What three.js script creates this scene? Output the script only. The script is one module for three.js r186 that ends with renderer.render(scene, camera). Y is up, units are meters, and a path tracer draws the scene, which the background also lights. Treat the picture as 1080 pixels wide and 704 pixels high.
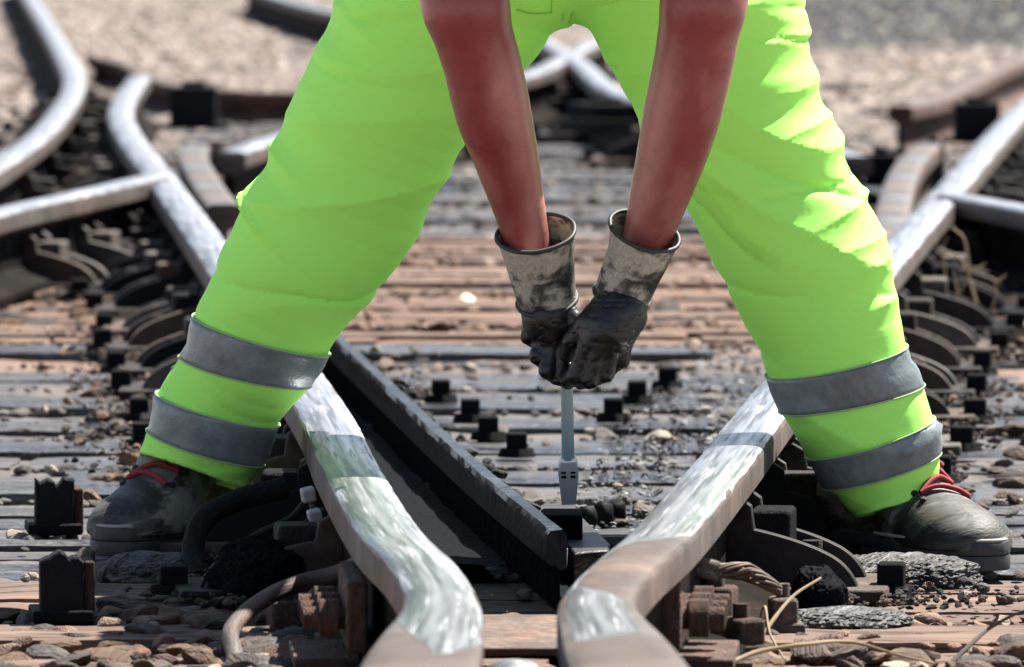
import * as THREE from 'three';
import { ImprovedNoise } from 'three/addons/math/ImprovedNoise.js';
import { mergeGeometries, toCreasedNormals, mergeVertices } from 'three/addons/utils/BufferGeometryUtils.js';
import { RoundedBoxGeometry } from 'three/addons/geometries/RoundedBoxGeometry.js';

// ---------------------------------------------------------------- camera, sky, sun, exposure
const FOCAL = 8130, PITCH = Math.atan(512 / FOCAL), EYE = 0.87;        // long lens, crouching photographer
const scene = new THREE.Scene();
const camera = new THREE.PerspectiveCamera(2 * Math.atan(352 / FOCAL) * 180 / Math.PI, 1024 / 667, 0.5, 3000);
camera.position.set(0, EYE, 0);
camera.rotation.x = -PITCH;
camera.focus = 9.15;
camera.userData.fStop = 12;
const renderer = new THREE.WebGLRenderer();
renderer.toneMapping = THREE.LinearToneMapping;
renderer.toneMappingExposure = 3.4;
renderer.shadowMap.enabled = true;
const SUN = new THREE.Vector3(0.38, 0.83, -0.34).normalize();
{ // clear summer sky: white haze at the horizon, blue overhead, brighter towards the sun
  const W = 512, Hh = 256, data = new Float32Array(W * Hh * 4), k = 0.245;
  for (let r = 0; r < Hh; r++) for (let c = 0; c < W; c++) {
    const v = ((r + 0.5) / Hh - 0.5) * Math.PI, a = ((c + 0.5) / W - 0.5) * 2 * Math.PI, y = Math.sin(v), x = Math.cos(a) * Math.cos(v), z = Math.sin(a) * Math.cos(v);
    const t = Math.pow(Math.max(0, 1 - y), 3.2) + 1.15 * Math.pow(Math.max(0, 1 - y), 14), d = Math.max(0, x * SUN.x + y * SUN.y + z * SUN.z), g = 0.5 * Math.pow(d, 6) + 1.6 * Math.pow(d, 60), i = (r * W + c) * 4;
    const q = y < 0 ? [0.30, 0.25, 0.21] : [0.20 + 0.93 * t + g, 0.33 + 0.95 * t + 0.96 * g, 0.64 + 0.80 * t + 0.9 * g];
    for (let n = 0; n < 3; n++) data[i + n] = q[n] * k; data[i + 3] = 1;
  }
  const t = new THREE.DataTexture(data, W, Hh, THREE.RGBAFormat, THREE.FloatType); t.mapping = THREE.EquirectangularReflectionMapping; t.magFilter = t.minFilter = THREE.LinearFilter; t.needsUpdate = true;
  scene.background = t; scene.environment = t;
}
const sun = new THREE.DirectionalLight(new THREE.Color(1, 0.95, 0.86), 5);
sun.position.copy(SUN).multiplyScalar(12).add(new THREE.Vector3(0, 0, -10));
sun.target.position.set(0, 0, -10); scene.add(sun, sun.target);
sun.castShadow = true; sun.shadow.mapSize.set(4096, 4096);
Object.assign(sun.shadow.camera, { left: -4, right: 4, top: 14, bottom: -14, near: 1, far: 60 });

// ---------------------------------------------------------------- helpers
const V = (x, y, z) => new THREE.Vector3(x, y, z);
const sP = Math.sin(PITCH), cP = Math.cos(PITCH);
function ray(px, py) { const v = (352 - py) / FOCAL; return V((px - 540) / FOCAL, -sP + v * cP, -cP - v * sP); }
function G(px, py, h = 0) { const d = ray(px, py), t = (h - EYE) / d.y; return V(d.x * t, h, d.z * t); }
function D(px, py, Z) { const d = ray(px, py), t = -Z / d.z; return V(d.x * t, EYE + d.y * t, -Z); }
function rng(seed) { let a = seed >>> 0; return () => { a = (a + 0x6d2b79f5) | 0; let t = Math.imul(a ^ (a >>> 15), 1 | a); t = (t + Math.imul(t ^ (t >>> 7), 61 | t)) ^ t; return ((t ^ (t >>> 14)) >>> 0) / 4294967296; }; }
const perlin = new ImprovedNoise();
const N3 = (x, y, z) => perlin.noise(x + 100.37, y + 100.71, z + 100.13);
const fbm = (x, y, z, o = 4) => { let s = 0, a = 0.5; for (let i = 0; i < o; i++) { s += a * N3(x, y, z); x *= 2.03; y *= 2.03; z *= 2.03; a *= 0.5; } return s; };
const clamp = (x, a, b) => Math.min(b, Math.max(a, x));
const sstep = (a, b, x) => { const t = clamp((x - a) / (b - a), 0, 1); return t * t * (3 - 2 * t); };
const lerp = (a, b, t) => a + (b - a) * t;
const used = {};
function numbered(n) { used[n] = (used[n] ?? -1) + 1; return used[n] ? `${n}_${String(used[n]).padStart(3, '0')}` : n; }
function tag(o, label, category, group, kind) {
  if (label) o.userData.label = label; if (category) o.userData.category = category;
  if (group) o.userData.group = group; if (kind) o.userData.kind = kind; return o;
}
function thing(name, label, category, pos, turn = 0, group) {
  const o = new THREE.Group(); o.name = numbered(name); if (pos) o.position.copy(pos); o.rotation.y = turn; scene.add(o);
  return tag(o, label, category, group);
}
function part(name, geo, mat, parent) { const m = new THREE.Mesh(geo, mat); m.name = name; m.castShadow = m.receiveShadow = true; parent.add(m); return m; }
function solo(name, geo, mat, label, category, group) { const m = part(numbered(name), geo, mat, scene); return tag(m, label, category, group); }
const ORD = ['first', 'second', 'third', 'fourth', 'fifth', 'sixth', 'seventh', 'eighth', 'ninth', 'tenth', 'eleventh', 'twelfth', 'thirteenth', 'fourteenth', 'fifteenth', 'sixteenth', 'seventeenth', 'eighteenth', 'nineteenth', 'twentieth', 'twenty-first', 'twenty-second', 'twenty-third', 'twenty-fourth', 'twenty-fifth', 'twenty-sixth', 'twenty-seventh', 'twenty-eighth', 'twenty-ninth', 'thirtieth', 'thirty-first', 'thirty-second', 'thirty-third', 'thirty-fourth', 'thirty-fifth', 'thirty-sixth', 'thirty-seventh', 'thirty-eighth', 'thirty-ninth', 'fortieth', 'forty-first', 'forty-second', 'forty-third'];

// ---------------------------------------------------------------- textures (tileable noise)
function hash2(x, y, s) { let h = Math.imul(x, 374761393) ^ Math.imul(y, 668265263) ^ Math.imul(s, 974634467); h = Math.imul(h ^ (h >>> 13), 1274126177); return ((h ^ (h >>> 16)) >>> 0) / 4294967296; }
function vn(x, y, px, py, s) {
  const xi = Math.floor(x), yi = Math.floor(y), fx = x - xi, fy = y - yi, ux = fx * fx * (3 - 2 * fx), uy = fy * fy * (3 - 2 * fy);
  const m = (a, p) => ((a % p) + p) % p, a = hash2(m(xi, px), m(yi, py), s), b = hash2(m(xi + 1, px), m(yi, py), s), c = hash2(m(xi, px), m(yi + 1, py), s), d = hash2(m(xi + 1, px), m(yi + 1, py), s);
  return lerp(lerp(a, b, ux), lerp(c, d, ux), uy);
}
function tf(u, v, fx, fy, s, o = 4) { let r = 0, a = 0.5, n = 0; for (let i = 0; i < o; i++) { r += a * vn(u * fx, v * fy, fx, fy, s + i); n += a; fx *= 2; fy *= 2; a *= 0.55; } return r / n; }
function tex(size, fn, srgb = true, sizeY = size) {
  const data = new Uint8Array(size * sizeY * 4);
  for (let y = 0; y < sizeY; y++) for (let x = 0; x < size; x++) {
    const c = fn(x / size, y / sizeY), i = (y * size + x) * 4;
    for (let k = 0; k < 3; k++) data[i + k] = clamp((Array.isArray(c) ? c[k] : c) * 255, 0, 255); data[i + 3] = 255;
  }
  const t = new THREE.DataTexture(data, size, sizeY); t.wrapS = t.wrapT = THREE.RepeatWrapping; t.magFilter = THREE.LinearFilter; t.minFilter = THREE.LinearMipmapLinearFilter; t.generateMipmaps = true;
  if (srgb) t.colorSpace = THREE.SRGBColorSpace; t.needsUpdate = true; return t;
}
const rgb = (r, g, b) => new THREE.Color().setRGB(r, g, b);
const woodH = (u, v) => { const g = tf(u, v, 6, 64, 3, 4), k = tf(u, v, 3, 22, 9, 3), c = Math.abs(tf(u, v, 2, 14, 21, 4) - 0.5); return clamp(0.35 + 0.5 * g + 0.25 * (k - 0.5) - (c < 0.03 ? 0.5 * (1 - c / 0.03) : 0), 0, 1); };
const woodMap = tex(1024, (u, v) => { const h = woodH(u, v), s = tf(u, v, 5, 8, 31, 4), t = 0.42 + 0.62 * h + 0.5 * (s - 0.5); return [t, t * (0.97 + 0.06 * (s - 0.5)), t * 0.95]; }, true, 512);
const woodBump = tex(1024, woodH, false, 512);
const woodRough = tex(512, (u, v) => { const s = tf(u, v, 8, 10, 77, 5), g = tf(u, v, 4, 40, 5, 3); const r = 0.20 + 0.6 * sstep(0.38, 0.66, s * 0.7 + g * 0.3); return [0, r, 0]; }, false);
const crustH = (u, v) => { const a = tf(u, v, 24, 24, 41, 5), b = 1 - Math.abs(tf(u, v, 40, 40, 45, 3) - 0.5) * 3; return clamp(0.6 * a + 0.4 * b, 0, 1); };
const crustBump = tex(1024, crustH, false);
const crustMap = tex(512, (u, v) => { const a = tf(u, v, 10, 10, 51, 5), b = tf(u, v, 60, 60, 55, 2); const t = 0.45 + 0.7 * (a - 0.35) + 0.35 * (b - 0.5); return [t, t, t]; });
const rustMap = tex(512, (u, v) => { const a = tf(u, v, 8, 8, 61, 5), b = tf(u, v, 40, 40, 65, 3), c = tf(u, v, 4, 4, 69, 3); const t = 0.55 + 0.55 * (a - 0.4) + 0.3 * (b - 0.5); return [t * (1 + 0.2 * (c - 0.5)), t * (0.95 - 0.12 * (c - 0.5)), t * (0.92 - 0.3 * (c - 0.5))]; });
const rustBump = tex(512, (u, v) => tf(u, v, 30, 30, 71, 5), false);
const railRough = tex(1024, (u, v) => { const s = tf(u, v, 2, 24, 81, 3), p = tf(u, v, 4, 18, 85, 4), q = tf(u, v, 12, 24, 87, 3); const r = 0.26 + 0.2 * s + (p > 0.56 ? 0.25 * sstep(0.56, 0.66, p) : 0) + 0.15 * (q - 0.5); return [0, r, 0]; }, false, 512);
const railMap = tex(1024, (u, v) => { const s = tf(u, v, 2, 24, 91, 3), p = tf(u, v, 5, 20, 95, 5), q = tf(u, v, 2, 4, 97, 3); const t = 0.8 + 0.22 * (s - 0.5) - 0.26 * sstep(0.46, 0.75, p) + 0.2 * (q - 0.5); return [t, t, t * 1.01]; }, true, 512);
const railBump = tex(1024, (u, v) => 0.4 * tf(u, v, 2, 24, 101, 3) + 0.6 * tf(u, v, 4, 16, 105, 4), false, 512);
for (const t of [railRough, railMap, railBump]) t.repeat.set(1, 8);
const clothBump = tex(512, (u, v) => 0.6 * tf(u, v, 12, 10, 111, 5) + 0.4 * tf(u, v, 120, 120, 115, 2), false);
const leatherMap = tex(512, (u, v) => { const a = tf(u, v, 6, 6, 121, 5), b = tf(u, v, 3, 12, 125, 4), c = tf(u, v, 60, 60, 127, 2); const d = sstep(0.5, 0.72, a) * 0.55 + sstep(0.55, 0.7, b) * 0.4; const t = 0.88 + 0.2 * (c - 0.5) - d; return [t, t * 0.985, t * 0.94]; });
const tapeMap = tex(512, (u, v) => { const a = tf(u, v, 5, 5, 141, 5), c = tf(u, v, 40, 40, 147, 2); const t = 0.82 + 0.5 * (a - 0.5) + 0.12 * (c - 0.5); return [t, t, t * 0.99]; });
const stoneBump = tex(256, (u, v) => tf(u, v, 12, 12, 131, 5), false);

// ---------------------------------------------------------------- materials
const MS = (p) => new THREE.MeshStandardMaterial(p);
const MP = (p) => new THREE.MeshPhysicalMaterial(p);
const M = {
  woodBrown: MS({ color: rgb(0.185, 0.116, 0.083), map: woodMap, bumpMap: woodBump, bumpScale: 0.006, roughness: 0.85 }),
  woodRust: MS({ color: rgb(0.167, 0.095, 0.063), map: woodMap, bumpMap: woodBump, bumpScale: 0.006, roughness: 0.85 }),
  woodGrey: MS({ color: rgb(0.085, 0.083, 0.086), map: woodMap, bumpMap: woodBump, bumpScale: 0.005, roughness: 1, roughnessMap: woodRough }),
  woodOily: MS({ color: rgb(0.040, 0.040, 0.044), map: woodMap, bumpMap: crustBump, bumpScale: 0.007, roughness: 0.9, roughnessMap: woodRough }),
  crust: MP({ specularIntensity: 0.5, color: rgb(0.19, 0.185, 0.185), map: crustMap, bumpMap: crustBump, bumpScale: 0.012, roughness: 0.6 }),
  black: MP({ ior: 1.12, color: rgb(0.011, 0.011, 0.012), bumpMap: rustBump, bumpScale: 0.003, roughness: 0.6 }),
  tar: MP({ ior: 1.12, color: rgb(0.0035, 0.004, 0.0055), bumpMap: crustBump, bumpScale: 0.006, roughness: 0.8 }),
  iron: MP({ specularIntensity: 0.5, color: rgb(0.064, 0.054, 0.051), map: rustMap, bumpMap: rustBump, bumpScale: 0.003, roughness: 0.7, metalness: 0.2 }),
  ironRust: MS({ color: rgb(0.17, 0.105, 0.075), map: rustMap, bumpMap: rustBump, bumpScale: 0.004, roughness: 0.85 }),
  ironPale: MS({ color: rgb(0.20, 0.17, 0.15), map: rustMap, bumpMap: rustBump, bumpScale: 0.003, roughness: 0.75 }),
  rust: MS({ color: rgb(0.194, 0.102, 0.065), map: rustMap, bumpMap: rustBump, bumpScale: 0.004, roughness: 0.9 }),
  rustPale: MS({ color: rgb(0.245, 0.176, 0.142), map: rustMap, bumpMap: rustBump, bumpScale: 0.002, roughness: 0.75 }),
  railSide: MS({ color: rgb(0.195, 0.143, 0.116), map: rustMap, bumpMap: rustBump, bumpScale: 0.002, roughness: 0.7 }),
  railTop: MS({ color: rgb(0.56, 0.575, 0.60), map: railMap, bumpMap: railBump, bumpScale: 0.0001, roughness: 1, roughnessMap: railRough, metalness: 0.97 }),
  web: MP({ ior: 1.12, color: rgb(0.034, 0.027, 0.024), map: rustMap, bumpMap: rustBump, bumpScale: 0.003, roughness: 0.8 }),
  railDull: MS({ color: rgb(0.36, 0.33, 0.31), map: rustMap, bumpMap: rustBump, bumpScale: 0.001, roughness: 0.5, metalness: 0.4 }),
  grease: MP({ specularIntensity: 0.6, color: rgb(0.05, 0.062, 0.066), map: crustMap, bumpMap: crustBump, bumpScale: 0.003, roughness: 0.35, metalness: 0.2 }),
  plate: MS({ color: rgb(0.102, 0.102, 0.102), map: rustMap, bumpMap: rustBump, bumpScale: 0.002, roughness: 0.5, metalness: 0.4 }),
  barSteel: MS({ color: rgb(0.56, 0.72, 0.78), roughness: 0.3, metalness: 0.4 }),
  barBright: MS({ color: rgb(0.95, 0.95, 0.93), roughness: 0.25, metalness: 0.25 }),
  pale: MS({ color: rgb(0.33, 0.32, 0.31), roughness: 0.5 }),
  hivis: MS({ color: rgb(0.385, 0.92, 0.145), vertexColors: true, bumpMap: clothBump, bumpScale: 0.0005, roughness: 0.8 }),
  hivisPlain: MS({ color: rgb(0.385, 0.92, 0.145), roughness: 0.75, bumpMap: clothBump, bumpScale: 0.002 }),
  tape: MS({ color: rgb(0.24, 0.295, 0.315), map: tapeMap, bumpMap: clothBump, bumpScale: 0.0008, roughness: 0.4, metalness: 0.1 }),
  stitch: MS({ color: rgb(0.30, 0.42, 0.22), roughness: 0.8 }),
  skin: MS({ color: rgb(0.27, 0.050, 0.045), vertexColors: true, bumpMap: stoneBump, bumpScale: 0.0005, roughness: 0.4 }),
  hair: MS({ color: rgb(0.06, 0.04, 0.03), roughness: 0.8 }),
  glove: MS({ color: rgb(0.009, 0.0095, 0.011), map: leatherMap, bumpMap: clothBump, bumpScale: 0.0006, roughness: 0.42 }),
  cuff: MS({ color: rgb(0.47, 0.46, 0.42), map: leatherMap, bumpMap: clothBump, bumpScale: 0.002, roughness: 0.75, side: THREE.DoubleSide }),
  piping: MS({ color: rgb(0.02, 0.02, 0.022), roughness: 0.6 }),
  bootLeather: MS({ color: rgb(0.20, 0.192, 0.18), map: leatherMap, bumpMap: clothBump, bumpScale: 0.0012, roughness: 0.62 }),
  sole: MS({ color: rgb(0.022, 0.024, 0.026), roughness: 0.6, bumpMap: rustBump, bumpScale: 0.001 }),
  welt: MS({ color: rgb(0.269, 0.256, 0.230), roughness: 0.7 }),
  lace: MS({ color: rgb(0.20, 0.012, 0.017), roughness: 0.8 }),
  sock: MS({ color: rgb(0.02, 0.02, 0.022), roughness: 0.9 }),
  cable: MS({ color: rgb(0.03, 0.03, 0.032), roughness: 0.5 }),
  pipe: MS({ color: rgb(0.210, 0.158, 0.133), map: rustMap, bumpMap: rustBump, bumpScale: 0.001, roughness: 0.75 }),
  strand: MS({ color: rgb(0.27, 0.185, 0.135), map: rustMap, roughness: 0.65, metalness: 0.2 }),
  twig: MS({ color: rgb(0.218, 0.160, 0.115), roughness: 0.9 }),
  twigDark: MS({ color: rgb(0.05, 0.038, 0.035), roughness: 0.9 }),
  straw: MS({ color: rgb(0.218, 0.160, 0.090), roughness: 0.8 }),
  ground: MS({ color: rgb(1, 1, 1), vertexColors: true, bumpMap: crustBump, bumpScale: 0.008, roughness: 0.85 }),
  stones: [rgb(0.248, 0.155, 0.112), rgb(0.223, 0.167, 0.136), rgb(0.186, 0.161, 0.149), rgb(0.298, 0.174, 0.099), rgb(0.136, 0.105, 0.093)].map((c) => MS({ color: c, map: rustMap, bumpMap: stoneBump, bumpScale: 0.004, roughness: 0.9 })),
  gravel: MS({ color: rgb(1, 1, 1), bumpMap: stoneBump, bumpScale: 0.003, roughness: 0.9 }),
};

// ---------------------------------------------------------------- geometry helpers
function planarUV(g, k = 1) { const p = g.attributes.position, a = new Float32Array(p.count * 2); for (let i = 0; i < p.count; i++) { a[2 * i] = (p.getX(i) + 0.6 * p.getZ(i)) * k; a[2 * i + 1] = (p.getY(i) + 0.4 * p.getZ(i)) * k; } g.setAttribute('uv', new THREE.BufferAttribute(a, 2)); return g; }
// a closed profile [[u, v], ...] swept along points; widths scale u
function sweep(pts, profile, widths, uvK = 1) {
  const PF = typeof profile === 'function' ? profile : () => profile; profile = PF(Math.floor(pts.length * 0.6));
  const n = pts.length, m = profile.length, pos = [], uv = [], idx = [];
  let s = 0; const up = V(0, 1, 0);
  const per = [0]; for (let j = 1; j <= m; j++) per.push(per[j - 1] + Math.hypot(profile[j % m][0] - profile[j - 1][0], profile[j % m][1] - profile[j - 1][1]));
  const ring = [];
  for (let i = 0; i < n; i++) {
    if (i) s += pts[i].distanceTo(pts[i - 1]);
    const t = pts[Math.min(n - 1, i + 1)].clone().sub(pts[Math.max(0, i - 1)]); t.y = 0; t.normalize();
    const side = t.clone().cross(up).normalize(), w = widths ? widths[i] : 1; ring.push(pos.length / 3);
    for (let j = 0; j <= m; j++) { const [a, b] = PF(i)[j % m], q = pts[i].clone().addScaledVector(side, a * w); pos.push(q.x, q.y + b, q.z); uv.push(s * uvK, per[j] * uvK); }
  }
  for (let i = 0; i < n - 1; i++) for (let j = 0; j < m; j++) { const a = ring[i] + j, b = a + 1, c = ring[i + 1] + j, d = c + 1; idx.push(a, c, b, b, c, d); }
  const tri = THREE.ShapeUtils.triangulateShape(profile.map(([a, b]) => new THREE.Vector2(a, b)), []);
  for (const e of [0, n - 1]) { const o = pos.length / 3; for (let j = 0; j < m; j++) { const k = (ring[e] + j) * 3; pos.push(pos[k], pos[k + 1], pos[k + 2]); uv.push(profile[j][0] * uvK, profile[j][1] * uvK); } for (const [a, b, c] of tri) e ? idx.push(o + a, o + b, o + c) : idx.push(o + a, o + c, o + b); }
  const g = new THREE.BufferGeometry(); g.setAttribute('position', new THREE.Float32BufferAttribute(pos, 3)); g.setAttribute('uv', new THREE.Float32BufferAttribute(uv, 2)); g.setIndex(idx);
  const area = THREE.ShapeUtils.area(profile.map(([a, b]) => new THREE.Vector2(a, b))); if (area < 0) { const ix = g.index.array; for (let i = 0; i < ix.length; i += 3) { const k = ix[i]; ix[i] = ix[i + 1]; ix[i + 1] = k; } }
  return toCreasedNormals(g, 0.6);
}
function spline(pts, step = 0.08) { const c = new THREE.CatmullRomCurve3(pts, false, 'centripetal'); return c.getSpacedPoints(Math.max(8, Math.round(c.getLength() / step))); }
function tube(pts, r, seg = 32, rad = 8) { return new THREE.TubeGeometry(new THREE.CatmullRomCurve3(pts, false, 'centripetal'), seg, r, rad, false); }
function taper(pts, r0, r1, seg = 24, rad = 6) {  // a twig: tapered, slightly knobbly tube
  const c = new THREE.CatmullRomCurve3(pts, false, 'centripetal'), g = new THREE.TubeGeometry(c, seg, 1, rad, false), p = g.attributes.position;
  for (let i = 0; i <= seg; i++) { const q = c.getPointAt(i / seg), r = lerp(r0, r1, i / seg) * (1 + 0.25 * N3(i * 0.7, r0 * 999, 3)); for (let j = 0; j <= rad; j++) { const k = i * (rad + 1) + j; p.setXYZ(k, q.x + (p.getX(k) - q.x) * r, q.y + (p.getY(k) - q.y) * r, q.z + (p.getZ(k) - q.z) * r); } }
  g.computeVertexNormals(); return g;
}
function rbox(w, h, d, r = 0.003, x = 0, y = 0, z = 0) { return new RoundedBoxGeometry(w, h, d, 2, Math.min(r, w / 2.1, h / 2.1, d / 2.1)).translate(x, y, z); }
function lump(rx, ry, rz, seed, rough = 0.25, detail = 4) {
  const g = mergeVertices(new THREE.IcosahedronGeometry(1, detail).deleteAttribute('uv').deleteAttribute('normal')), p = g.attributes.position;
  for (let i = 0; i < p.count; i++) { const v = V().fromBufferAttribute(p, i), k = 1 + rough * 1.6 * fbm(v.x * 1.5 + seed, v.y * 1.5, v.z * 1.5, 5); p.setXYZ(i, v.x * k * rx, v.y * k * ry, v.z * k * rz); }
  g.computeVertexNormals(); return planarUV(g, 2);
}
function crumb(rx, ry, rz, seed) {   // a heap of caked dirt: fine broken relief
  const g = mergeVertices(new THREE.IcosahedronGeometry(1, 28).deleteAttribute('uv').deleteAttribute('normal')), p = g.attributes.position;
  for (let i = 0; i < p.count; i++) { const v = V().fromBufferAttribute(p, i), X = v.x * rx * 40 + seed, Y = v.y * ry * 40, Z = v.z * rz * 40, k = 1 + 0.3 * fbm(v.x * 1.4 + seed, v.y * 1.4, v.z * 1.4, 3) + 0.16 * fbm(X, Y * 1.4, Z, 4) + 0.14 * (0.5 - Math.abs(N3(X * 5, Y * 5, Z * 5))); p.setXYZ(i, v.x * k * rx, v.y * k * ry, v.z * k * rz); }
  g.computeVertexNormals(); return planarUV(g, 2);
}
function stoneGeo(seed) {   // an angular chip: random cutting planes on a ball
  const r = rng(seed), g = mergeVertices(new THREE.IcosahedronGeometry(1, 2).deleteAttribute('uv').deleteAttribute('normal')), p = g.attributes.position, cuts = [];
  for (let k = 0; k < 9; k++) { const d = V(r() - 0.5, r() - 0.5, r() - 0.5).normalize(); cuts.push([d, 0.5 + 0.4 * r()]); }
  for (let i = 0; i < p.count; i++) { const v = V().fromBufferAttribute(p, i); for (const [d, h] of cuts) { const e = v.dot(d) - h; if (e > 0) v.addScaledVector(d, -e); } v.multiplyScalar(1 + 0.06 * N3(v.x * 4 + seed, v.y * 4, v.z * 4)); p.setXYZ(i, v.x, v.y * 0.7, v.z); }
  const h = toCreasedNormals(g, 0.45); return planarUV(h, 0.6);
}
const STONES = [1, 2, 3, 4, 5, 6, 7].map((s) => stoneGeo(s * 37));
// distance fields meshed with surface nets
function nets(sdf, lo, hi, cell, o = {}) {
  const nx = Math.ceil((hi.x - lo.x) / cell) + 1, ny = Math.ceil((hi.y - lo.y) / cell) + 1, nz = Math.ceil((hi.z - lo.z) / cell) + 1, B = 8;
  const F = new Float32Array(nx * ny * nz).fill(1), at = (i, j, k) => (k * ny + j) * nx + i, rad = cell * B * 0.9 + 0.02;
  for (let bk = 0; bk < nz; bk += B) for (let bj = 0; bj < ny; bj += B) for (let bi = 0; bi < nx; bi += B) {
    const c = sdf(lo.x + (bi + B / 2) * cell, lo.y + (bj + B / 2) * cell, lo.z + (bk + B / 2) * cell), skip = Math.abs(c) > rad * (o.slack || 1);
    for (let k = bk; k < Math.min(nz, bk + B); k++) for (let j = bj; j < Math.min(ny, bj + B); j++) for (let i = bi; i < Math.min(nx, bi + B); i++) F[at(i, j, k)] = skip ? c : sdf(lo.x + i * cell, lo.y + j * cell, lo.z + k * cell);
  }
  const id = new Int32Array(nx * ny * nz).fill(-1), pos = [], idx = [];
  const E = [[0, 1], [0, 2], [0, 4], [1, 3], [1, 5], [2, 3], [2, 6], [3, 7], [4, 5], [4, 6], [5, 7], [6, 7]];
  const f = new Float32Array(8);
  for (let k = 0; k < nz - 1; k++) for (let j = 0; j < ny - 1; j++) for (let i = 0; i < nx - 1; i++) {
    let mask = 0; for (let c = 0; c < 8; c++) { f[c] = F[at(i + (c & 1), j + ((c >> 1) & 1), k + (c >> 2))]; if (f[c] < 0) mask |= 1 << c; }
    if (!mask || mask === 255) continue;
    let x = 0, y = 0, z = 0, n = 0;
    for (const [a, b] of E) if ((f[a] < 0) !== (f[b] < 0)) { const t = f[a] / (f[a] - f[b]); x += lerp(a & 1, b & 1, t); y += lerp((a >> 1) & 1, (b >> 1) & 1, t); z += lerp(a >> 2, b >> 2, t); n++; }
    id[at(i, j, k)] = pos.length / 3; pos.push(lo.x + (i + x / n) * cell, lo.y + (j + y / n) * cell, lo.z + (k + z / n) * cell);
  }
  const quad = (a, b, c, d, flip) => { if (a < 0 || b < 0 || c < 0 || d < 0) return; flip ? idx.push(a, c, b, a, d, c) : idx.push(a, b, c, a, c, d); };
  for (let k = 1; k < nz - 1; k++) for (let j = 1; j < ny - 1; j++) for (let i = 1; i < nx - 1; i++) {
    const a = F[at(i, j, k)] < 0;
    if (a !== (F[at(i + 1, j, k)] < 0)) quad(id[at(i, j - 1, k - 1)], id[at(i, j, k - 1)], id[at(i, j, k)], id[at(i, j - 1, k)], !a);
    if (a !== (F[at(i, j + 1, k)] < 0)) quad(id[at(i - 1, j, k - 1)], id[at(i - 1, j, k)], id[at(i, j, k)], id[at(i, j, k - 1)], !a);
    if (a !== (F[at(i, j, k + 1)] < 0)) quad(id[at(i - 1, j - 1, k)], id[at(i, j - 1, k)], id[at(i, j, k)], id[at(i - 1, j, k)], !a);
  }
  const e = cell * 0.35, nor = new Float32Array(pos.length);
  for (let v = 0; v < pos.length; v += 3) {
    let x = pos[v], y = pos[v + 1], z = pos[v + 2];
    for (let it = 0; it < 2; it++) {
      const d = sdf(x, y, z), gx = sdf(x + e, y, z) - sdf(x - e, y, z), gy = sdf(x, y + e, z) - sdf(x, y - e, z), gz = sdf(x, y, z + e) - sdf(x, y, z - e), l = Math.hypot(gx, gy, gz) || 1;
      if (it === 0) { const q = clamp(d, -cell * 0.6, cell * 0.6) / Math.max(1, 1); const gl = l / (2 * e) || 1; x -= q * gx / l / Math.max(gl, 0.5); y -= q * gy / l / Math.max(gl, 0.5); z -= q * gz / l / Math.max(gl, 0.5); }
      else { nor[v] = gx / l; nor[v + 1] = gy / l; nor[v + 2] = gz / l; }
    }
    pos[v] = x; pos[v + 1] = y; pos[v + 2] = z;
  }
  const g = new THREE.BufferGeometry(); g.setAttribute('position', new THREE.Float32BufferAttribute(pos, 3)); g.setAttribute('normal', new THREE.BufferAttribute(nor, 3)); g.setIndex(idx);
  if (o.color) { const c = new Float32Array(pos.length), t = new THREE.Color(); for (let v = 0; v < pos.length; v += 3) { o.color(pos[v], pos[v + 1], pos[v + 2], t); c[v] = t.r; c[v + 1] = t.g; c[v + 2] = t.b; } g.setAttribute('color', new THREE.BufferAttribute(c, 3)); }
  return planarUV(g, o.uv || 3);
}
const smin = (a, b, k) => { const h = clamp(0.5 + 0.5 * (b - a) / k, 0, 1); return b + (a - b) * h - k * h * (1 - h); };
function capsule(x, y, z, a, b, ra, rb) {
  const dx = b.x - a.x, dy = b.y - a.y, dz = b.z - a.z, px = x - a.x, py = y - a.y, pz = z - a.z, l = dx * dx + dy * dy + dz * dz, t = l ? clamp((px * dx + py * dy + pz * dz) / l, 0, 1) : 0;
  return Math.hypot(px - dx * t, py - dy * t, pz - dz * t) - lerp(ra, rb, t);
}
function ellipsoid(x, y, z, c, rx, ry, rz) { const X = (x - c.x) / rx, Y = (y - c.y) / ry, Z = (z - c.z) / rz, k = Math.hypot(X, Y, Z), q = Math.hypot(X / rx, Y / ry, Z / rz); return k < 1e-6 ? -Math.min(rx, ry, rz) : k * (k - 1) / q; }

// ---------------------------------------------------------------- the ground: ballast, sleepers
const PITCH_S = 0.54, Z0 = 8.96, W_S = 0.44;
const onTimber = (Z) => { const q = ((Z - Z0) / PITCH_S % 1 + 1.5) % 1 - 0.5; return Math.abs(q * PITCH_S) < W_S / 2 + 0.01; };
const zoneColor = (x, Z, c) => {   // what the ballast is made of, from oily grey in the crossing to dusty pink beyond
  const n = fbm(x * 2, Z * 0.6, 3, 3), oily = sstep(8.7, 9.1, Z + n * 0.3) * (1 - sstep(12.9, 13.9, Z + n * 1.2 + Math.abs(x) * 0.8)), far = sstep(20, 24, Z + n - 7 * (1 - sstep(0.7, 1.0, Math.abs(x)))), dark = sstep(32, 35, Z + 2 * n) * sstep(0.9, 1.3, x + 0.5 * n);
  c.setRGB(0.155, 0.095, 0.064).lerp(rgb(0.07, 0.066, 0.065), Math.max(oily * 0.85, 0.8 * sstep(16.8, 17.6, Z + n) * (1 - sstep(26, 29, Z + n)))).lerp(rgb(0.205, 0.167, 0.143), far).lerp(rgb(0.04, 0.04, 0.043), dark);
  return c;
};
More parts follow.
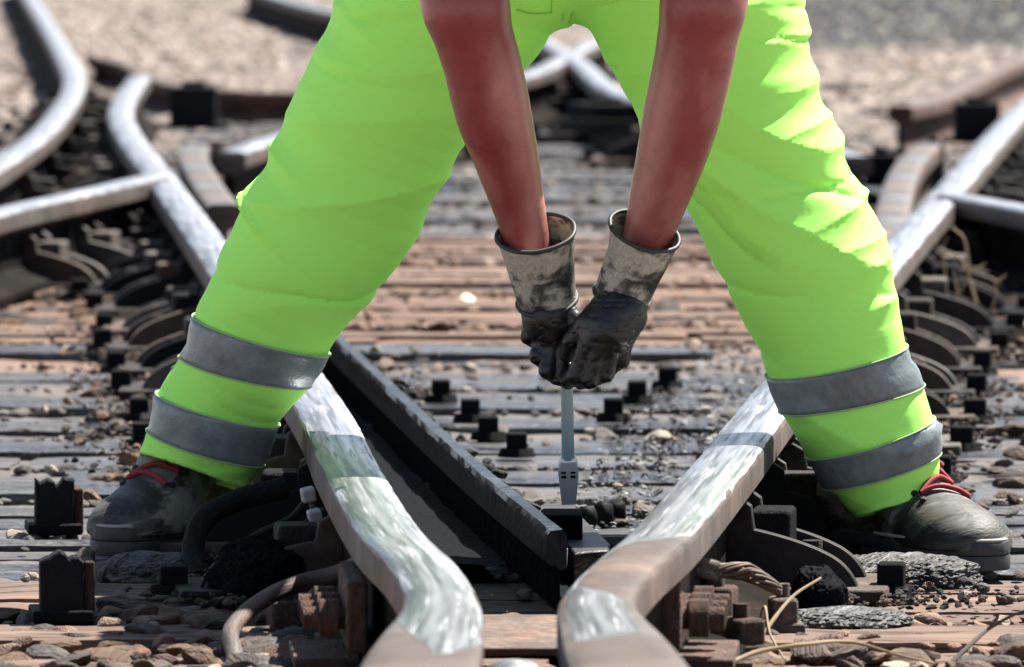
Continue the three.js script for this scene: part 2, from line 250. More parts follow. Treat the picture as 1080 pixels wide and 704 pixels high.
{
  const g = new THREE.PlaneGeometry(1, 1, 1, 1).rotateX(-Math.PI / 2).scale(2400, 1, 2400).translate(0, -0.09, -100);
  const far = part('ground', planarUV(g, 0.5), MS({ color: rgb(0.36, 0.30, 0.25), roughness: 0.95 }), scene); far.userData.kind = 'structure';
}
const ballast = (() => {
  const xs = 110, zs = 620, pos = [], col = [], uv = [], idx = [], c = new THREE.Color();
  for (let j = 0; j <= zs; j++) { const Z = 7.0 + 50 * Math.pow(j / zs, 1.7); for (let i = 0; i <= xs; i++) { const t = i / xs * 2 - 1, x = t * lerp(1.3, 6, j / zs);
    const y = -0.014 + 0.012 * fbm(x * 9, Z * 5, 1, 3) + 0.01 * fbm(x * 2, Z * 1.2, 7, 2); pos.push(x, y, -Z); zoneColor(x, Z, c); const k = 0.8 + 0.5 * fbm(x * 14, Z * 9, 5, 3); col.push(c.r * k, c.g * k, c.b * k); uv.push(x * 1.1, Z * 1.1); } }
  for (let j = 0; j < zs; j++) for (let i = 0; i < xs; i++) { const a = j * (xs + 1) + i, b = a + 1, d = a + xs + 1, e = d + 1; idx.push(a, b, d, b, e, d); }
  const g = new THREE.BufferGeometry(); g.setAttribute('position', new THREE.Float32BufferAttribute(pos, 3)); g.setAttribute('color', new THREE.Float32BufferAttribute(col, 3)); g.setAttribute('uv', new THREE.Float32BufferAttribute(uv, 2)); g.setIndex(idx); g.computeVertexNormals();
  const m = part('ballast_bed', g, M.ground, scene); m.userData.kind = 'structure'; return m;
})();
{ // loose stones one can pick out, and the gravel between
  const r = rng(77);
  const put = (px, py, s, flat = 0.7, mat) => { const p = G(px, py, 0), m = part(numbered('stone'), STONES[Math.floor(r() * 7)], mat || M.stones[Math.floor(r() * 5)], ballast); m.position.set(p.x, p.y - s * 0.15 + (r() - 0.3) * s * 0.2, p.z); m.scale.set(s * (0.8 + 0.6 * r()), s * flat * (0.7 + 0.5 * r()), s * (0.8 + 0.6 * r())); m.rotation.set((r() - 0.5) * 0.7, r() * 6.3, (r() - 0.5) * 0.7); };
  for (let i = 0; i < 75; i++) put(r() * 335, 640 + 75 * Math.pow(r(), 0.7), 0.014 + 0.022 * r());
  for (let i = 0; i < 45; i++) put(735 + r() * 345, 668 + 45 * r(), 0.010 + 0.018 * r());
  for (let i = 0; i < 55; i++) put(r() * 140, 262 + 85 * r(), 0.016 + 0.026 * r(), 0.8, M.stones[r() < 0.6 ? 3 : Math.floor(r() * 5)]);
  for (let i = 0; i < 50; i++) put(985 + r() * 100, 215 + 190 * r(), 0.012 + 0.02 * r());
  for (let i = 0; i < 20; i++) put(95 + r() * 60, 400 + 110 * r(), 0.014 + 0.014 * r());
  for (let i = 0; i < 16; i++) put(1000 + r() * 80, 420 + 120 * r(), 0.014 + 0.016 * r());
  for (let i = 0; i < 22; i++) put(390 + r() * 400, 210 + 140 * r(), 0.012 + 0.018 * r(), 0.6);
  for (let i = 0; i < 34; i++) put(150 + r() * 190, 8 + 80 * r(), 0.03 + 0.04 * r(), 0.6, M.stones[r() < 0.5 ? 1 : 2]);
  for (let i = 0; i < 30; i++) put(860 + r() * 150, 45 + 80 * r(), 0.03 + 0.045 * r(), 0.6, M.stones[Math.floor(r() * 5)]);
  for (let i = 0; i < 14; i++) put(r() * 60, 60 + 80 * r(), 0.03 + 0.03 * r(), 0.6, M.stones[1]);
  put(492, 313, 0.022, 0.8, MS({ color: rgb(0.7, 0.6, 0.48), roughness: 0.9 })); put(90, 525, 0.03, 1.2); put(97, 606, 0.03, 1.1); put(86, 592, 0.024, 1.2); put(140, 640, 0.05, 0.55, M.stones[2]); put(190, 648, 0.035, 0.55, M.stones[2]); put(215, 630, 0.03, 0.5, M.stones[2]);
  const lists = STONES.map(() => []), c = new THREE.Color();
  for (let i = 0; i < 90000; i++) {
    const t = r(), Z = 7.8 + 40 * Math.pow(t, 1.25), hw = Z * 0.0665 + 0.25, x = (r() * 2 - 1) * hw;
    const inX = Math.abs(x) < 1.0 ? 27 : 20.5; if (onTimber(Z) && Z < inX && r() < 0.95) continue; if (Z < 14 && r() < 0.5) continue;
    const s = (0.005 + 0.016 * r() * r()) * lerp(1, 1.7, sstep(16, 30, Z)); lists[Math.floor(r() * 7)].push([x, -0.006 + (onTimber(Z) && Z < 20 ? 0.008 : 0), Z, s, r(), r(), r(), r()]);
  }
  // fine scrapings lying along the greasy right rail
  for (let i = 0; i < 2200; i++) { const Z = 9 + 4.4 * r(), rx = 0.245 + (Z - 8.98) * 0.0935, x = rx - 0.05 - 0.26 * Math.pow(r(), 1.5); if (x < 0.02) continue; lists[Math.floor(r() * 7)].push([x, 0.004, Z, 0.0014 + 0.0034 * r() * r() * 1.6, r(), r(), r(), r() * 0.7 - 1]); }
  lists.forEach((L, k) => {
    const im = new THREE.InstancedMesh(STONES[k], M.gravel, L.length), m4 = new THREE.Matrix4(), q = new THREE.Quaternion();
    L.forEach(([x, y, Z, s, a, b, d, e], i) => { q.setFromEuler(new THREE.Euler((a - 0.5) * 0.9, b * 6.3, (d - 0.5) * 0.9)); m4.compose(V(x, y, -Z), q, V(s * (0.8 + 0.7 * a), s * (0.6 + 0.5 * b), s * (0.8 + 0.7 * d))); im.setMatrixAt(i, m4);
      if (e < 0) c.setRGB(0.15, 0.15, 0.155).multiplyScalar(0.2 + 3.4 * (e + 1)); else { zoneColor(x, Z, c); c.multiplyScalar(0.55 + 0.95 * e); if (b > 0.9) c.lerp(rgb(0.42, 0.36, 0.29), 0.5); } im.setColorAt(i, c); });
    im.name = 'gravel'; im.userData.kind = 'stuff'; im.castShadow = im.receiveShadow = true; ballast.add(im);
  });
}
// sleepers: each a row of split, weathered timbers
{
  const r = rng(5), cache = [];
  const plank = (L, w, v) => {
    const seg = Math.round(L / 0.035), g = new THREE.BoxGeometry(L, 0.1, w, seg, 1, 4), p = g.attributes.position, n = g.attributes.normal, uv = g.attributes.uv;
    for (let i = 0; i < p.count; i++) {
      let x = p.getX(i), y = p.getY(i), z = p.getZ(i); uv.setXY(i, x * 0.9 + v * 0.37, (z + y) * 2 + v * 0.61);
      const e = Math.sign(z) * Math.pow(Math.abs(z) / (w / 2), 3);
      z += e * 0.010 * fbm(x * 5, v * 9 + Math.sign(z), 2, 4); if (y > 0) y += 0.004 * fbm(x * 3, z * 20, v * 5, 3) - 0.0025 * Math.abs(e) + 0.002 * N3(x * 30, z * 60, v);
      if (Math.abs(x) > L / 2 - 0.001) x += 0.03 * fbm(z * 60, v * 3, 4, 2); p.setXYZ(i, x, y - 0.05, z);
    }
    g.computeVertexNormals(); return g;
  };
  const geos = {}, piece = (li, n, v) => (geos[li + '_' + n + '_' + v] ??= plank([0.5, 0.95, 1.5, 3.2, 5.5][li], W_S / n - 0.006, li * 7 + n * 3 + v * 1.7));
  for (let i = -1; i < 44; i++) {
    const Z = Z0 + i * PITCH_S, kind = i < 1 ? 'brown' : Z < 13.5 ? 'oily' : Z < 17.2 ? 'rusty brown' : Z < 27 ? 'grey' : r() < 0.5 ? 'dusty brown' : 'grey';
    const mats = { brown: [M.woodBrown], oily: [M.woodOily, M.woodGrey, M.woodOily], 'rusty brown': [M.woodRust, M.woodBrown], grey: [M.woodGrey, M.woodOily], 'dusty brown': [M.woodBrown] }[kind];
    const t = thing('sleeper', `${kind} split timber sleeper, ${i < 0 ? 'nearest to the bottom edge of the photo' : i === 0 ? 'the one in the throat right beneath the plates' : ORD[i - 1] + ' one beyond the throat of the crossing'}`, 'sleeper', V(0, 0, -Z), (r() - 0.5) * 0.008, 'timber sleepers under the crossing');
    const n = i === 0 ? 6 : [2, 3, 3, 4][Math.floor(r() * 4)], w = W_S / n, hw = Z * 0.0665 + 0.2;
    for (let q = 0; q < n; q++) {
      let x = -hw - 0.3 * r(); const whole = i === 0 || Z > 19;
      while (x < hw) {
        const li = whole ? (Z > 19 ? 4 : 3) : [0, 1, 1, 2, 2, 2][Math.floor(r() * 6)], L = [0.5, 0.95, 1.5, 3.2, 5.5][li], m = part('plank', piece(li, n, Math.floor(r() * 3)), mats[Math.floor(r() * mats.length)], t);
        m.position.set(whole ? 0 : x + L / 2, -0.003 + (r() - 0.65) * (i === 0 ? 0.006 : 0.02), (q - (n - 1) / 2) * w + (r() - 0.5) * 0.006); m.rotation.set((r() - 0.5) * 0.02, (r() < 0.5 ? Math.PI : 0) + (r() - 0.5) * 0.008, (r() - 0.5) * 0.006);
        x += L + (r() < 0.4 ? 0.08 * r() : 0.004); if (whole) break;
      }
    }
  }
}

// ---------------------------------------------------------------- rails
const H = 0.16;
const FOOT = [[0.07, 0], [0.07, 0.012], [0.022, 0.028], [0.009, 0.042], [0.009, 0.1055], [-0.009, 0.1055], [-0.009, 0.042], [-0.022, 0.028], [-0.07, 0.012], [-0.07, 0]];
const hh = [[0.009, 0.106], [0.03, 0.118], [0.0355, 0.123], [0.0355, 0.1500], [0.0345, 0.1540], [0.0315, 0.1567], [0.026, 0.1585], [0.016, 0.1597]];
const HEAD = [...hh, [0, 0.16], ...hh.slice().reverse().map(([a, b]) => [-a, b])];
const topV = (u) => { const a = Math.abs(u), T = [[0, 0.16], [0.016, 0.1597], [0.026, 0.1585], [0.0315, 0.1567], [0.0345, 0.154], [0.0356, 0.149]]; for (let i = 1; i < T.length; i++) if (a <= T[i][0]) return lerp(T[i - 1][1], T[i][1], (a - T[i - 1][0]) / (T[i][0] - T[i - 1][0])); return 0.149; };
const raise = (prof, dh) => prof.map(([a, b]) => [a, b + dh]);
function rail(name, label, pxs, o = {}) {
  const h = o.h ?? H, pts = spline(pxs.map(([x, y]) => { const p = G(x, y, h); p.y = 0; return p; }), o.step || 0.06);
  const t = thing(name, label, 'rail', null, 0, o.group), dh = h - H, low = o.low;
  const w = pts.map((p) => (o.width ? o.width(-p.z) : 1) * (o.thin || 1)), wf = pts.map(() => o.thin ? o.thin * 1.4 : 1);
  part('rail_foot', sweep(pts, low ? FOOT.map(([a, b]) => [a, b < 0.05 ? b * 0.5 : b + dh]) : raise(FOOT, dh), wf, 1), o.web || M.web, t);
  part('rail_head', sweep(pts, raise(HEAD, dh), w, 1), o.side || M.railSide, t);
  if (o.top !== null) {   // the band that wheels keep bright, worn ragged along its edges
    const range = o.band || (() => [-0.0335, 0.0335]), P = pts.map((p, i) => { let [a, b] = range(-p.z); if (b - a < 0.001) b = a + 0.001; a += 0.0022 * N3(p.z * 9, 3, p.x); b += 0.0022 * N3(p.z * 9, 8, p.x); a = Math.max(a, -0.0354); b = Math.min(b, 0.0354); const R = []; for (let k = 0; k <= 14; k++) { const u = clamp((k / 14 - 0.5) * 0.071, a, b); R.push([u + (k - 7) * 1e-6, topV(u) + dh + (b - a < 0.004 ? -0.002 : 0.0006)]); } R.push([b, topV(b) + dh - 0.003], [a, topV(a) + dh - 0.003]); return R; });
    part('running_surface', sweep(pts, (i) => P[i], w, 1), o.top || M.railTop, t);
  }
  return { t, pts };
}
const xAt = (pts, Z) => { for (let i = 1; i < pts.length; i++) { const a = pts[i - 1], b = pts[i]; if ((-a.z - Z) * (-b.z - Z) <= 0 && a.z !== b.z) { const k = (Z + a.z) / (a.z - b.z); return [lerp(a.x, b.x, k), Math.atan2(b.x - a.x, -(b.z - a.z))]; } } return [pts[0].x, 0]; };
const flare = (Z) => 1 + 0.5 * (1 - sstep(6.7, 7.4, Z));
const railL = rail('rail', 'polished rail on the left, kinked at the throat, running back under the bent leg', [[418, 760], [428, 735], [440, 704], [455, 665], [466, 632], [446, 593], [413, 560], [366, 483], [346, 440], [270, 328], [195, 220], [165, 180], [140, 148], [127, 120], [133, 100], [147, 80]], { width: flare, band: (Z) => [lerp(-0.033, 0.006, 1 - sstep(6.75, 7.15, Z)), lerp(0.034, 0.008, 1 - sstep(6.72, 6.9, Z))] });
const railR = rail('rail', 'polished rail on the right, kinked at the throat, running back to the right edge', [[695, 760], [685, 735], [668, 704], [646, 665], [630, 632], [652, 600], [697, 560], [764, 483], [800, 437], [880, 337], [955, 250], [1000, 200], [1062, 130], [1110, 85]], { width: flare, band: (Z) => { const n = sstep(7.82, 7.98, Z + 0.0), m = 1 - sstep(7.28, 7.42, Z), e = sstep(6.85, 7.0, Z); return [-0.0345 + 0.006 * m * (1 - n), n > 0 ? lerp(-0.027, 0.034, n) : m > 0 ? (e > 0 ? lerp(-0.027, 0.022, m * e) : -0.0285) : -0.027]; } });
const crossL = rail('crossing_rail', 'short worn rail on the left meeting the polished rail end-on from the left edge', [[-60, 240], [0, 221], [80, 203], [163, 184]], { h: 0.17 });
const crossR = rail('crossing_rail', 'worn rail end on the right touching the bright rail beside dry stalks', [[1004, 204], [1040, 210], [1110, 224]], { h: 0.17 });
const upL = rail('rail', 'bent shiny rail in the upper left corner of the photo', [[-40, 195], [0, 170], [40, 142], [62, 118], [75, 98], [78, 82], [68, 58], [50, 26], [32, -2], [15, -30]], {});
rail('check_rail', 'bent check rail with turned end in the blurred background, left of the striped leg', [[236, 216], [222, 198], [209, 176], [203, 163], [206, 152]], { h: 0.15, side: M.rustPale, top: M.railDull, web: M.railDull });
const farA = rail('rail', 'blurred rail running from behind the left thigh up to the far cross between the legs', [[243, 160], [293, 143], [430, 106], [560, 76], [590, 62], [640, 36]], {});
const farB = rail('rail', 'blurred rail running from the far cross between the legs behind the right thigh', [[905, 165], [800, 136], [662, 101], [608, 63], [560, 34]], {});
rail('check_rail', 'bent check rail with turned end beside the right trouser leg', [[978, 152], [962, 168], [950, 190], [942, 220], [934, 262]], { h: 0.15, side: M.rustPale, top: M.railDull, web: M.railDull });
rail('rail', 'dull rusty rail lying across the gravel in the upper left background', [[100, 58], [134, 66], [165, 82], [215, 92], [290, 96], [370, 94], [480, 86]], { h: 0.10, low: true, side: M.rust, top: M.rustPale, web: M.rust });
rail('rail', 'far rail at the top edge beside the left trouser leg', [[262, -16], [300, -2], [350, 11], [420, 24]], { h: 0.15 });
rail('rail', 'dusty old rail with a dark hollow beneath in the upper right background', [[1110, 52], [1060, 68], [1020, 88], [985, 104], [950, 112]], { h: 0.14, side: M.rust, top: M.rustPale, web: M.rust });
const bar = (() => {
  const t = thing('guard_rail', 'black greasy guard rail slanting between the two polished rails', 'rail'), pts = spline([[330, 330], [372, 370], [430, 424], [500, 488], [588, 560]].map(([x, y]) => { const p = G(x, y, 0.088); p.y = 0; return p; }), 0.05);
  part('rail_head', sweep(pts, (i) => { const k = 0.004 * fbm(i * 0.37, 2, 1, 3), q = 0.004 * fbm(i * 0.31, 7, 4, 3); return [[0.012, 0.05], [0.012, 0.082 + q], [0.008, 0.088 + k], [-0.006, 0.089 + q], [-0.011, 0.084 + k], [-0.011, 0.045 + k], [-0.004, 0.042]]; }, null, 1), M.grease, t);
  part('rail_web', sweep(pts, [[0.005, 0.001], [0.005, 0.0495], [-0.003, 0.0435], [-0.003, 0.012], [-0.03, 0.008], [-0.03, 0.001]], null, 1), M.tar, t);
  return { t, pts };
})();

// chairs: iron rail chairs with a pair of curved cheek plates, a key and screws
function chairProto() {
  const c = new THREE.Group(); c.name = 'rail_chair';
  part('base_plate', rbox(0.19, 0.016, 0.2, 0.004, 0.105, 0.008, 0), M.iron, c);
  const s = new THREE.Shape(); s.moveTo(0.012, 0.012); s.lineTo(0.012, 0.1); s.lineTo(0.024, 0.108); s.lineTo(0.036, 0.1); s.lineTo(0.04, 0.074); s.quadraticCurveTo(0.10, 0.062, 0.132, 0.046); s.quadraticCurveTo(0.155, 0.034, 0.162, 0.012); s.closePath();
  const rib = new THREE.ExtrudeGeometry(s, { depth: 0.014, bevelEnabled: true, bevelSize: 0.003, bevelThickness: 0.003, bevelSegments: 2, curveSegments: 10 });
  for (const z of [-0.062, 0.048]) part('cheek_plate', rib.clone().translate(0, 0, z), M.iron, c);
  part('key', rbox(0.05, 0.05, 0.075, 0.006, 0.058, 0.07, 0), M.iron, c);
  part('bolt', mergeGeometries([new THREE.CylinderGeometry(0.012, 0.012, 0.03, 12).translate(0.105, 0.045, 0), new THREE.CylinderGeometry(0.02, 0.02, 0.02, 6).translate(0.105, 0.035, 0)].map((g) => g.toNonIndexed())), M.iron, c);
  for (const [x, z] of [[0.2, 0.02]]) part('screw', mergeGeometries([rbox(0.032, 0.026, 0.032, 0.004, x, 0.026, z), new THREE.CylinderGeometry(0.026, 0.03, 0.012, 14).translate(x, 0.008, z)].map((g) => g.index ? g.toNonIndexed() : g)), M.black, c);
  return c;
}
const chair0 = chairProto(); let chairUsed = false;
function placeChair(pts, Z, side, label) {
  let [x, a] = xAt(pts, Z); const c = chairUsed ? chair0.clone() : chair0; chairUsed = true; c.name = numbered('rail_chair'); scene.add(c); const rr = rng(Math.round(Z * 977 + side * 31)); for (const q of c.children) if (q.name !== 'screw') q.material = [M.iron, M.iron, M.ironRust, M.ironPale, M.black][Math.floor(rr() * 5)]; c.scale.set(0.92 + 0.16 * rr(), 0.85 + 0.25 * rr(), 0.85 + 0.3 * rr()); a += (rr() - 0.5) * 0.16; Z += (rr() - 0.5) * 0.05;
  c.position.set(x, 0.001, -Z); c.rotation.set(0, side > 0 ? -a : Math.PI - a, 0); return tag(c, label, 'rail chair', 'iron chairs along the rails');
}
for (let i = 0; i < 24; i++) {
  placeChair(railL.pts, Z0 + i * PITCH_S, -1, `iron rail chair outside the left rail, ${ORD[i]} one back from the crossing throat`);
  placeChair(railR.pts, Z0 + i * PITCH_S, 1, `iron rail chair outside the right rail, ${ORD[i]} one back from the crossing throat`);
}
for (let i = 0; i < 9; i++) {
  placeChair(farA.pts, 18.6 + i * 0.95, i % 2 ? 1 : -1, `dark chair on the blurred rail behind the left thigh, ${ORD[i]} from its near end`);
  placeChair(farB.pts, 18.4 + i * 0.95, i % 2 ? -1 : 1, `dark chair on the blurred rail behind the right thigh, ${ORD[i]} from its near end`);
}
for (let i = 0; i < 14; i++) placeChair(upL.pts, 17.6 + i * 0.6, i % 2 ? 1 : -1, `chair on the bent rail in the upper left corner, ${ORD[i]} from its near end`);
for (let i = 0; i < 3; i++) { placeChair(crossL.pts, 15.2 + i * 0.5, 1, `rail chair under the short left crossing rail, ${ORD[i]} one from the left edge`); placeChair(crossR.pts, 15.4 + i * 0.4, -1, `rail chair under the right crossing rail, ${ORD[i]} one from the right edge`); }
// loose track screws on the inner side
const screwG = mergeGeometries([rbox(0.030, 0.026, 0.030, 0.004, 0, 0.022, 0), new THREE.CylinderGeometry(0.024, 0.028, 0.012, 14).translate(0, 0.006, 0)].map((g) => g.index ? g.toNonIndexed() : g));
[[465, 424, 'left', 'farthest'], [496, 445, 'left', 'second farthest'], [515, 464, 'left', 'third farthest'], [545, 482, 'left', 'nearest']].forEach(([x, y, , w]) => { solo('track_screw', screwG, M.black, `black square-headed screw, ${w} in the row beside the greasy guard rail`, 'screw', 'screws beside the guard rail').position.copy(G(x, y)); });
[[704, 410, 'farthest'], [672, 425, 'middle'], [647, 444, 'nearest']].forEach(([x, y, w]) => { solo('track_screw', screwG, M.black, `black square-headed screw in oily timber, ${w} of three right of the glove`, 'screw', 'screws right of the gloves').position.copy(G(x, y)); });

{
  const r = rng(404), lists = STONES.map(() => []);
  for (let i = 0; i < 9000; i++) { const side = i % 2, Z = 8.75 + 9.5 * Math.pow(r(), 1.3), [x] = xAt(side ? railR.pts : railL.pts, Z), o = 0.03 + 0.2 * (r() + r() * r()) * (0.75 + 0.5 * N3(Z * 2.3, side, 5)); lists[Math.floor(r() * 7)].push([x + (side ? o : -o), 0.002 + 0.012 * r(), Z, 0.003 + 0.011 * r() * r() * r(), r(), r(), r(), r()]); }
  for (let i = 0; i < 500; i++) { const Z = 9.25 + 3.2 * r(), [x] = xAt(bar.pts, Z); lists[Math.floor(r() * 7)].push([x + 0.008 + 0.05 * r() * r(), 0.01 + 0.07 * (1 - r() * r()) * r(), Z, 0.004 + 0.010 * r(), r(), r(), r(), 0]); }
  lists.forEach((L, k) => { const im = new THREE.InstancedMesh(STONES[k], M.gravel, L.length), m4 = new THREE.Matrix4(), q = new THREE.Quaternion(), c = new THREE.Color(); L.forEach(([x, y, Z, s, a, b, d, e], i) => { q.setFromEuler(new THREE.Euler((a - 0.5), b * 6.3, (d - 0.5))); m4.compose(V(x, y, -Z), q, V(s, s * 0.8, s)); im.setMatrixAt(i, m4); c.setRGB(0.014, 0.014, 0.015); if (e > 0.55) c.setRGB(0.10, 0.062, 0.045); if (e > 0.85) c.setRGB(0.2, 0.13, 0.09); im.setColorAt(i, c); }); im.name = 'greasy_crumbs'; im.userData.kind = 'stuff'; im.castShadow = im.receiveShadow = true; ballast.add(im); });
}
// the black oily bed of the flangeway between the left rail and the guard rail
{
  const A = [], n = 60; for (let i = 0; i <= n; i++) { const Z = lerp(9.15, 13.2, i / n); A.push([xAt(railL.pts, Z)[0] + 0.010, Z, xAt(bar.pts, Math.max(9.2, Math.min(12.9, Z)))[0] - 0.02]); }
  const pos = [], idx = [], W = 14; A.forEach(([a, Z, b]) => { for (let k = 0; k <= W; k++) { const x = lerp(a, Math.max(b, a + 0.01), k / W); pos.push(x, 0.017 + 0.022 * (1 - sstep(0.1, 0.45, k / W)) + 0.010 * fbm(x * 14, Z * 5, 3, 4), -Z); } });
  for (let j = 0; j < n; j++) for (let k = 0; k < W; k++) { const a = j * (W + 1) + k, b = a + 1, c = a + W + 1, d = c + 1; idx.push(a, b, c, b, d, c); }
  const g = new THREE.BufferGeometry(); g.setAttribute('position', new THREE.Float32BufferAttribute(pos, 3)); g.setIndex(idx); g.computeVertexNormals();
  const m = part('oily_bed', planarUV(g, 2), M.tar, scene); tag(m, 'black oily dirt between the left rail and the guard rail', 'dirt', null, 'stuff');
}
// the block of plates at the foot of the bar
{
  const Zp = 9.2, t = thing('plate_stack', 'stacked steel spacer plates at the tip of the pry bar', 'steel plates', V(0, 0, 0));
  const pl = (pts, y0, y1, m, nm) => { const s = new THREE.Shape(pts.map(([x, y]) => { const p = G(x, y, y1); return new THREE.Vector2(p.x, p.z); })); const g = new THREE.ExtrudeGeometry(s, { depth: y1 - y0, bevelEnabled: true, bevelSize: 0.002, bevelThickness: 0.002, bevelSegments: 1 }); g.rotateX(Math.PI / 2).translate(0, y1, 0); return part(nm, planarUV(g, 3), m, t); };
  pl([[560, 541], [575, 533], [604, 533], [612, 548], [590, 549], [568, 552]], 0.0, 0.05, M.plate, 'plate');
  pl([[588, 561], [597, 547], [614, 548], [642, 575], [640, 582], [607, 585]], 0.0, 0.044, M.plate, 'plate');
  pl([[625, 561], [660, 559], [668, 571], [645, 580]], 0.0, 0.03, M.plate, 'plate');
  { const a = G(566, 612), b = G(668, 612), w = b.x - a.x; part('block', rbox(w, 0.04, 0.16, 0.004, (a.x + b.x) / 2, 0.02, a.z - 0.085), M.tar, t); part('block', rbox(0.05, 0.075, 0.1, 0.005, a.x + 0.03, 0.038, a.z - 0.07), M.tar, t); }
  const nut = new THREE.CylinderGeometry(0.008, 0.007, 0.02, 10);
  for (const [x, y, Z] of [[584, 577, 8.95], [592, 588, 8.93]]) { const b = part('stud', nut.clone(), M.pale, t); b.position.copy(D(x, y, Z)); }
  for (const [x, y] of [[618, 548], [636, 543], [650, 541]]) { const b = part('lump', lump(0.014, 0.018, 0.014, x, 0.3, 2), M.black, t); b.position.copy(G(x, y, 0.012)); }
}
// bridge of boards in the throat and the bright boss at the bottom
{
  const boss = solo('steel_boss', lump(0.035, 0.02, 0.05, 3, 0.1, 4), M.railTop, 'shiny rounded steel boss in the throat at the bottom edge', 'steel boss'); boss.position.copy(G(541, 706, 0.05)); boss.position.y = 0.04;
  const pl = thing('base_plate', 'flat rusty plate filling the throat between the kinked rails', 'plate', V(0, 0, 0)); const a = G(550, 652, 0.006); part('plate', rbox(0.3, 0.01, 0.36, 0.003, a.x, 0.006, -8.44), M.rustPale, pl);
}

// ---------------------------------------------------------------- the worker
const worker = thing('person', 'person in bright yellow-green work trousers bending over the rails, holding a bar in dark gloves', 'person', V(0.08, 0, -9.4));
const local = (g) => g.translate(-0.08, 0, 9.4);
const resample = (pl, n) => { const L = [0]; for (let i = 1; i < pl.length; i++) L.push(L[i - 1] + Math.hypot(pl[i][0] - pl[i - 1][0], pl[i][1] - pl[i - 1][1])); return Array.from({ length: n }, (_, k) => { const s = L[L.length - 1] * k / (n - 1); let i = 1; while (i < pl.length - 1 && L[i] < s) i++; const t = (s - L[i - 1]) / (L[i] - L[i - 1] || 1); return [lerp(pl[i - 1][0], pl[i][0], t), lerp(pl[i - 1][1], pl[i][1], t)]; }); };
const distPoly = (x, y, pl) => { let d = 1e9; for (let i = 1; i < pl.length; i++) { const [ax, ay] = pl[i - 1], [bx, by] = pl[i], t = clamp(((x - ax) * (bx - ax) + (y - ay) * (by - ay)) / ((bx - ax) ** 2 + (by - ay) ** 2), 0, 1); d = Math.min(d, Math.hypot(x - ax - t * (bx - ax), y - ay - t * (by - ay))); } return d; };
function makeLeg(outer, inner, Ztop, Zhem, seed, sgn) {
  const n = 26, A = resample(outer, n), B = resample(inner, n), C = [];
  for (let i = 0; i < n; i++) { const x = (A[i][0] + B[i][0]) / 2, y = (A[i][1] + B[i][1]) / 2, Z = lerp(Ztop, Zhem, i / (n - 1)) - 0.035 * Math.sin(Math.PI * clamp(i / (n - 1) * 1.1, 0, 1)), r = Math.min(distPoly(x, y, outer), distPoly(x, y, inner)) * Z / FOCAL; C.push({ p: D(x, y, Z), r, L: D(A[i][0], A[i][1], Z), R: D(B[i][0], B[i][1], Z) }); }
  // carry the leg on past the hem so the hem can be cut clean
  const a = C[n - 2].p, b = C[n - 1].p, e = b.clone().sub(a).normalize(); C.push({ p: b.clone().addScaledVector(e, 0.08), r: C[n - 1].r });
  const hemL = C[n - 1].L, hemR = C[n - 1].R, hd = hemR.clone().sub(hemL).normalize(), hn = hd.clone().cross(V(0, 0.16, 1)).normalize(); if (hn.y > 0) hn.negate();
  const top = C[0].p, ax = C[n - 1].p.clone().sub(top).normalize(), out = V(sgn * -ax.y * -1, 0, 0); const lat = V(ax.y * sgn, -ax.x * sgn, 0).normalize(); if (lat.x * sgn < 0) lat.negate();
  const K = 1 / 0.88;   // a little flatter front to back
  const raw = (x, y, z) => { let d = 1e9; for (let i = 0; i < C.length - 1; i++) { const a = C[i], b = C[i + 1]; const dx = b.p.x - a.p.x, dy = b.p.y - a.p.y, px = x - a.p.x, py = y - a.p.y, t = clamp((px * dx + py * dy) / (dx * dx + dy * dy), 0, 1); const zz = (z - lerp(a.p.z, b.p.z, t)) * K; d = Math.min(d, Math.hypot(px - dx * t, py - dy * t, zz) - lerp(a.r, b.r, t)); } return d; };
  const len = C[n - 1].p.distanceTo(top);
  const fold = (x, y, z) => {
    const px = x - top.x, py = y - top.y, pz = z - top.z, u = px * ax.x + py * ax.y + pz * ax.z, w = px * lat.x + py * lat.y, s = u / len;
    const q = fbm(u * 3 + seed, w * 2.2, z * 3, 2), ow = sstep(-0.03, 0.085, w), knee = Math.exp(-(((s - 0.42) / 0.24) ** 2)), low = Math.exp(-(((s - 0.88) / 0.1) ** 2));
    const wave = (f, sl, sd) => { const n = N3((u + sl * w) * f + 0.9 * q, w * 1.5 + sd, z * 2 + sd); const t = 1 - Math.min(1, Math.abs(n) * 2.1); return Math.pow(t, 1.7); };
    const short = wave(sgn > 0 ? 21 : 16, 0.05, seed), long = wave(7.5, -0.75, seed * 2 + 3), soft = wave(4.2, -0.5, seed + 11);
    return 0.0075 * short * ow * ow * (0.35 + 0.9 * knee + 0.5 * low) + 0.009 * long * (0.35 + 0.65 * knee) * (1 - 0.4 * low) - 0.008 * Math.pow(wave(7, -0.62, seed * 3 + 5), 3.2) * (0.3 + 0.7 * knee) * sstep(-0.15, 0.2, N3(u * 5, w * 4 + seed, 9)) - 0.004 * Math.pow(wave(12, -0.3, seed + 21), 4) * sstep(0, 0.25, N3(u * 6 + 3, w * 5, seed)) + 0.008 * soft + 0.009 * q - 0.006;
  };
  const hem = (x, y, z) => (x - hemL.x) * hn.x + (y - hemL.y) * hn.y + (z - hemL.z) * hn.z;
  return { raw, fold, hem, C, n, A, B };
}
const LEG_L = makeLeg([[358, -70], [346, 0], [330, 55], [312, 105], [296, 150], [278, 186], [262, 208], [248, 232], [236, 262], [219, 300], [204, 331], [189, 374], [166, 414], [153, 451], [143, 477]],
  [[596, 22], [582, 48], [550, 78], [516, 120], [482, 171], [441, 240], [400, 302], [352, 368], [331, 404], [297, 444], [284, 484], [258, 519]], 9.4, 9.545, 3.3, -1);
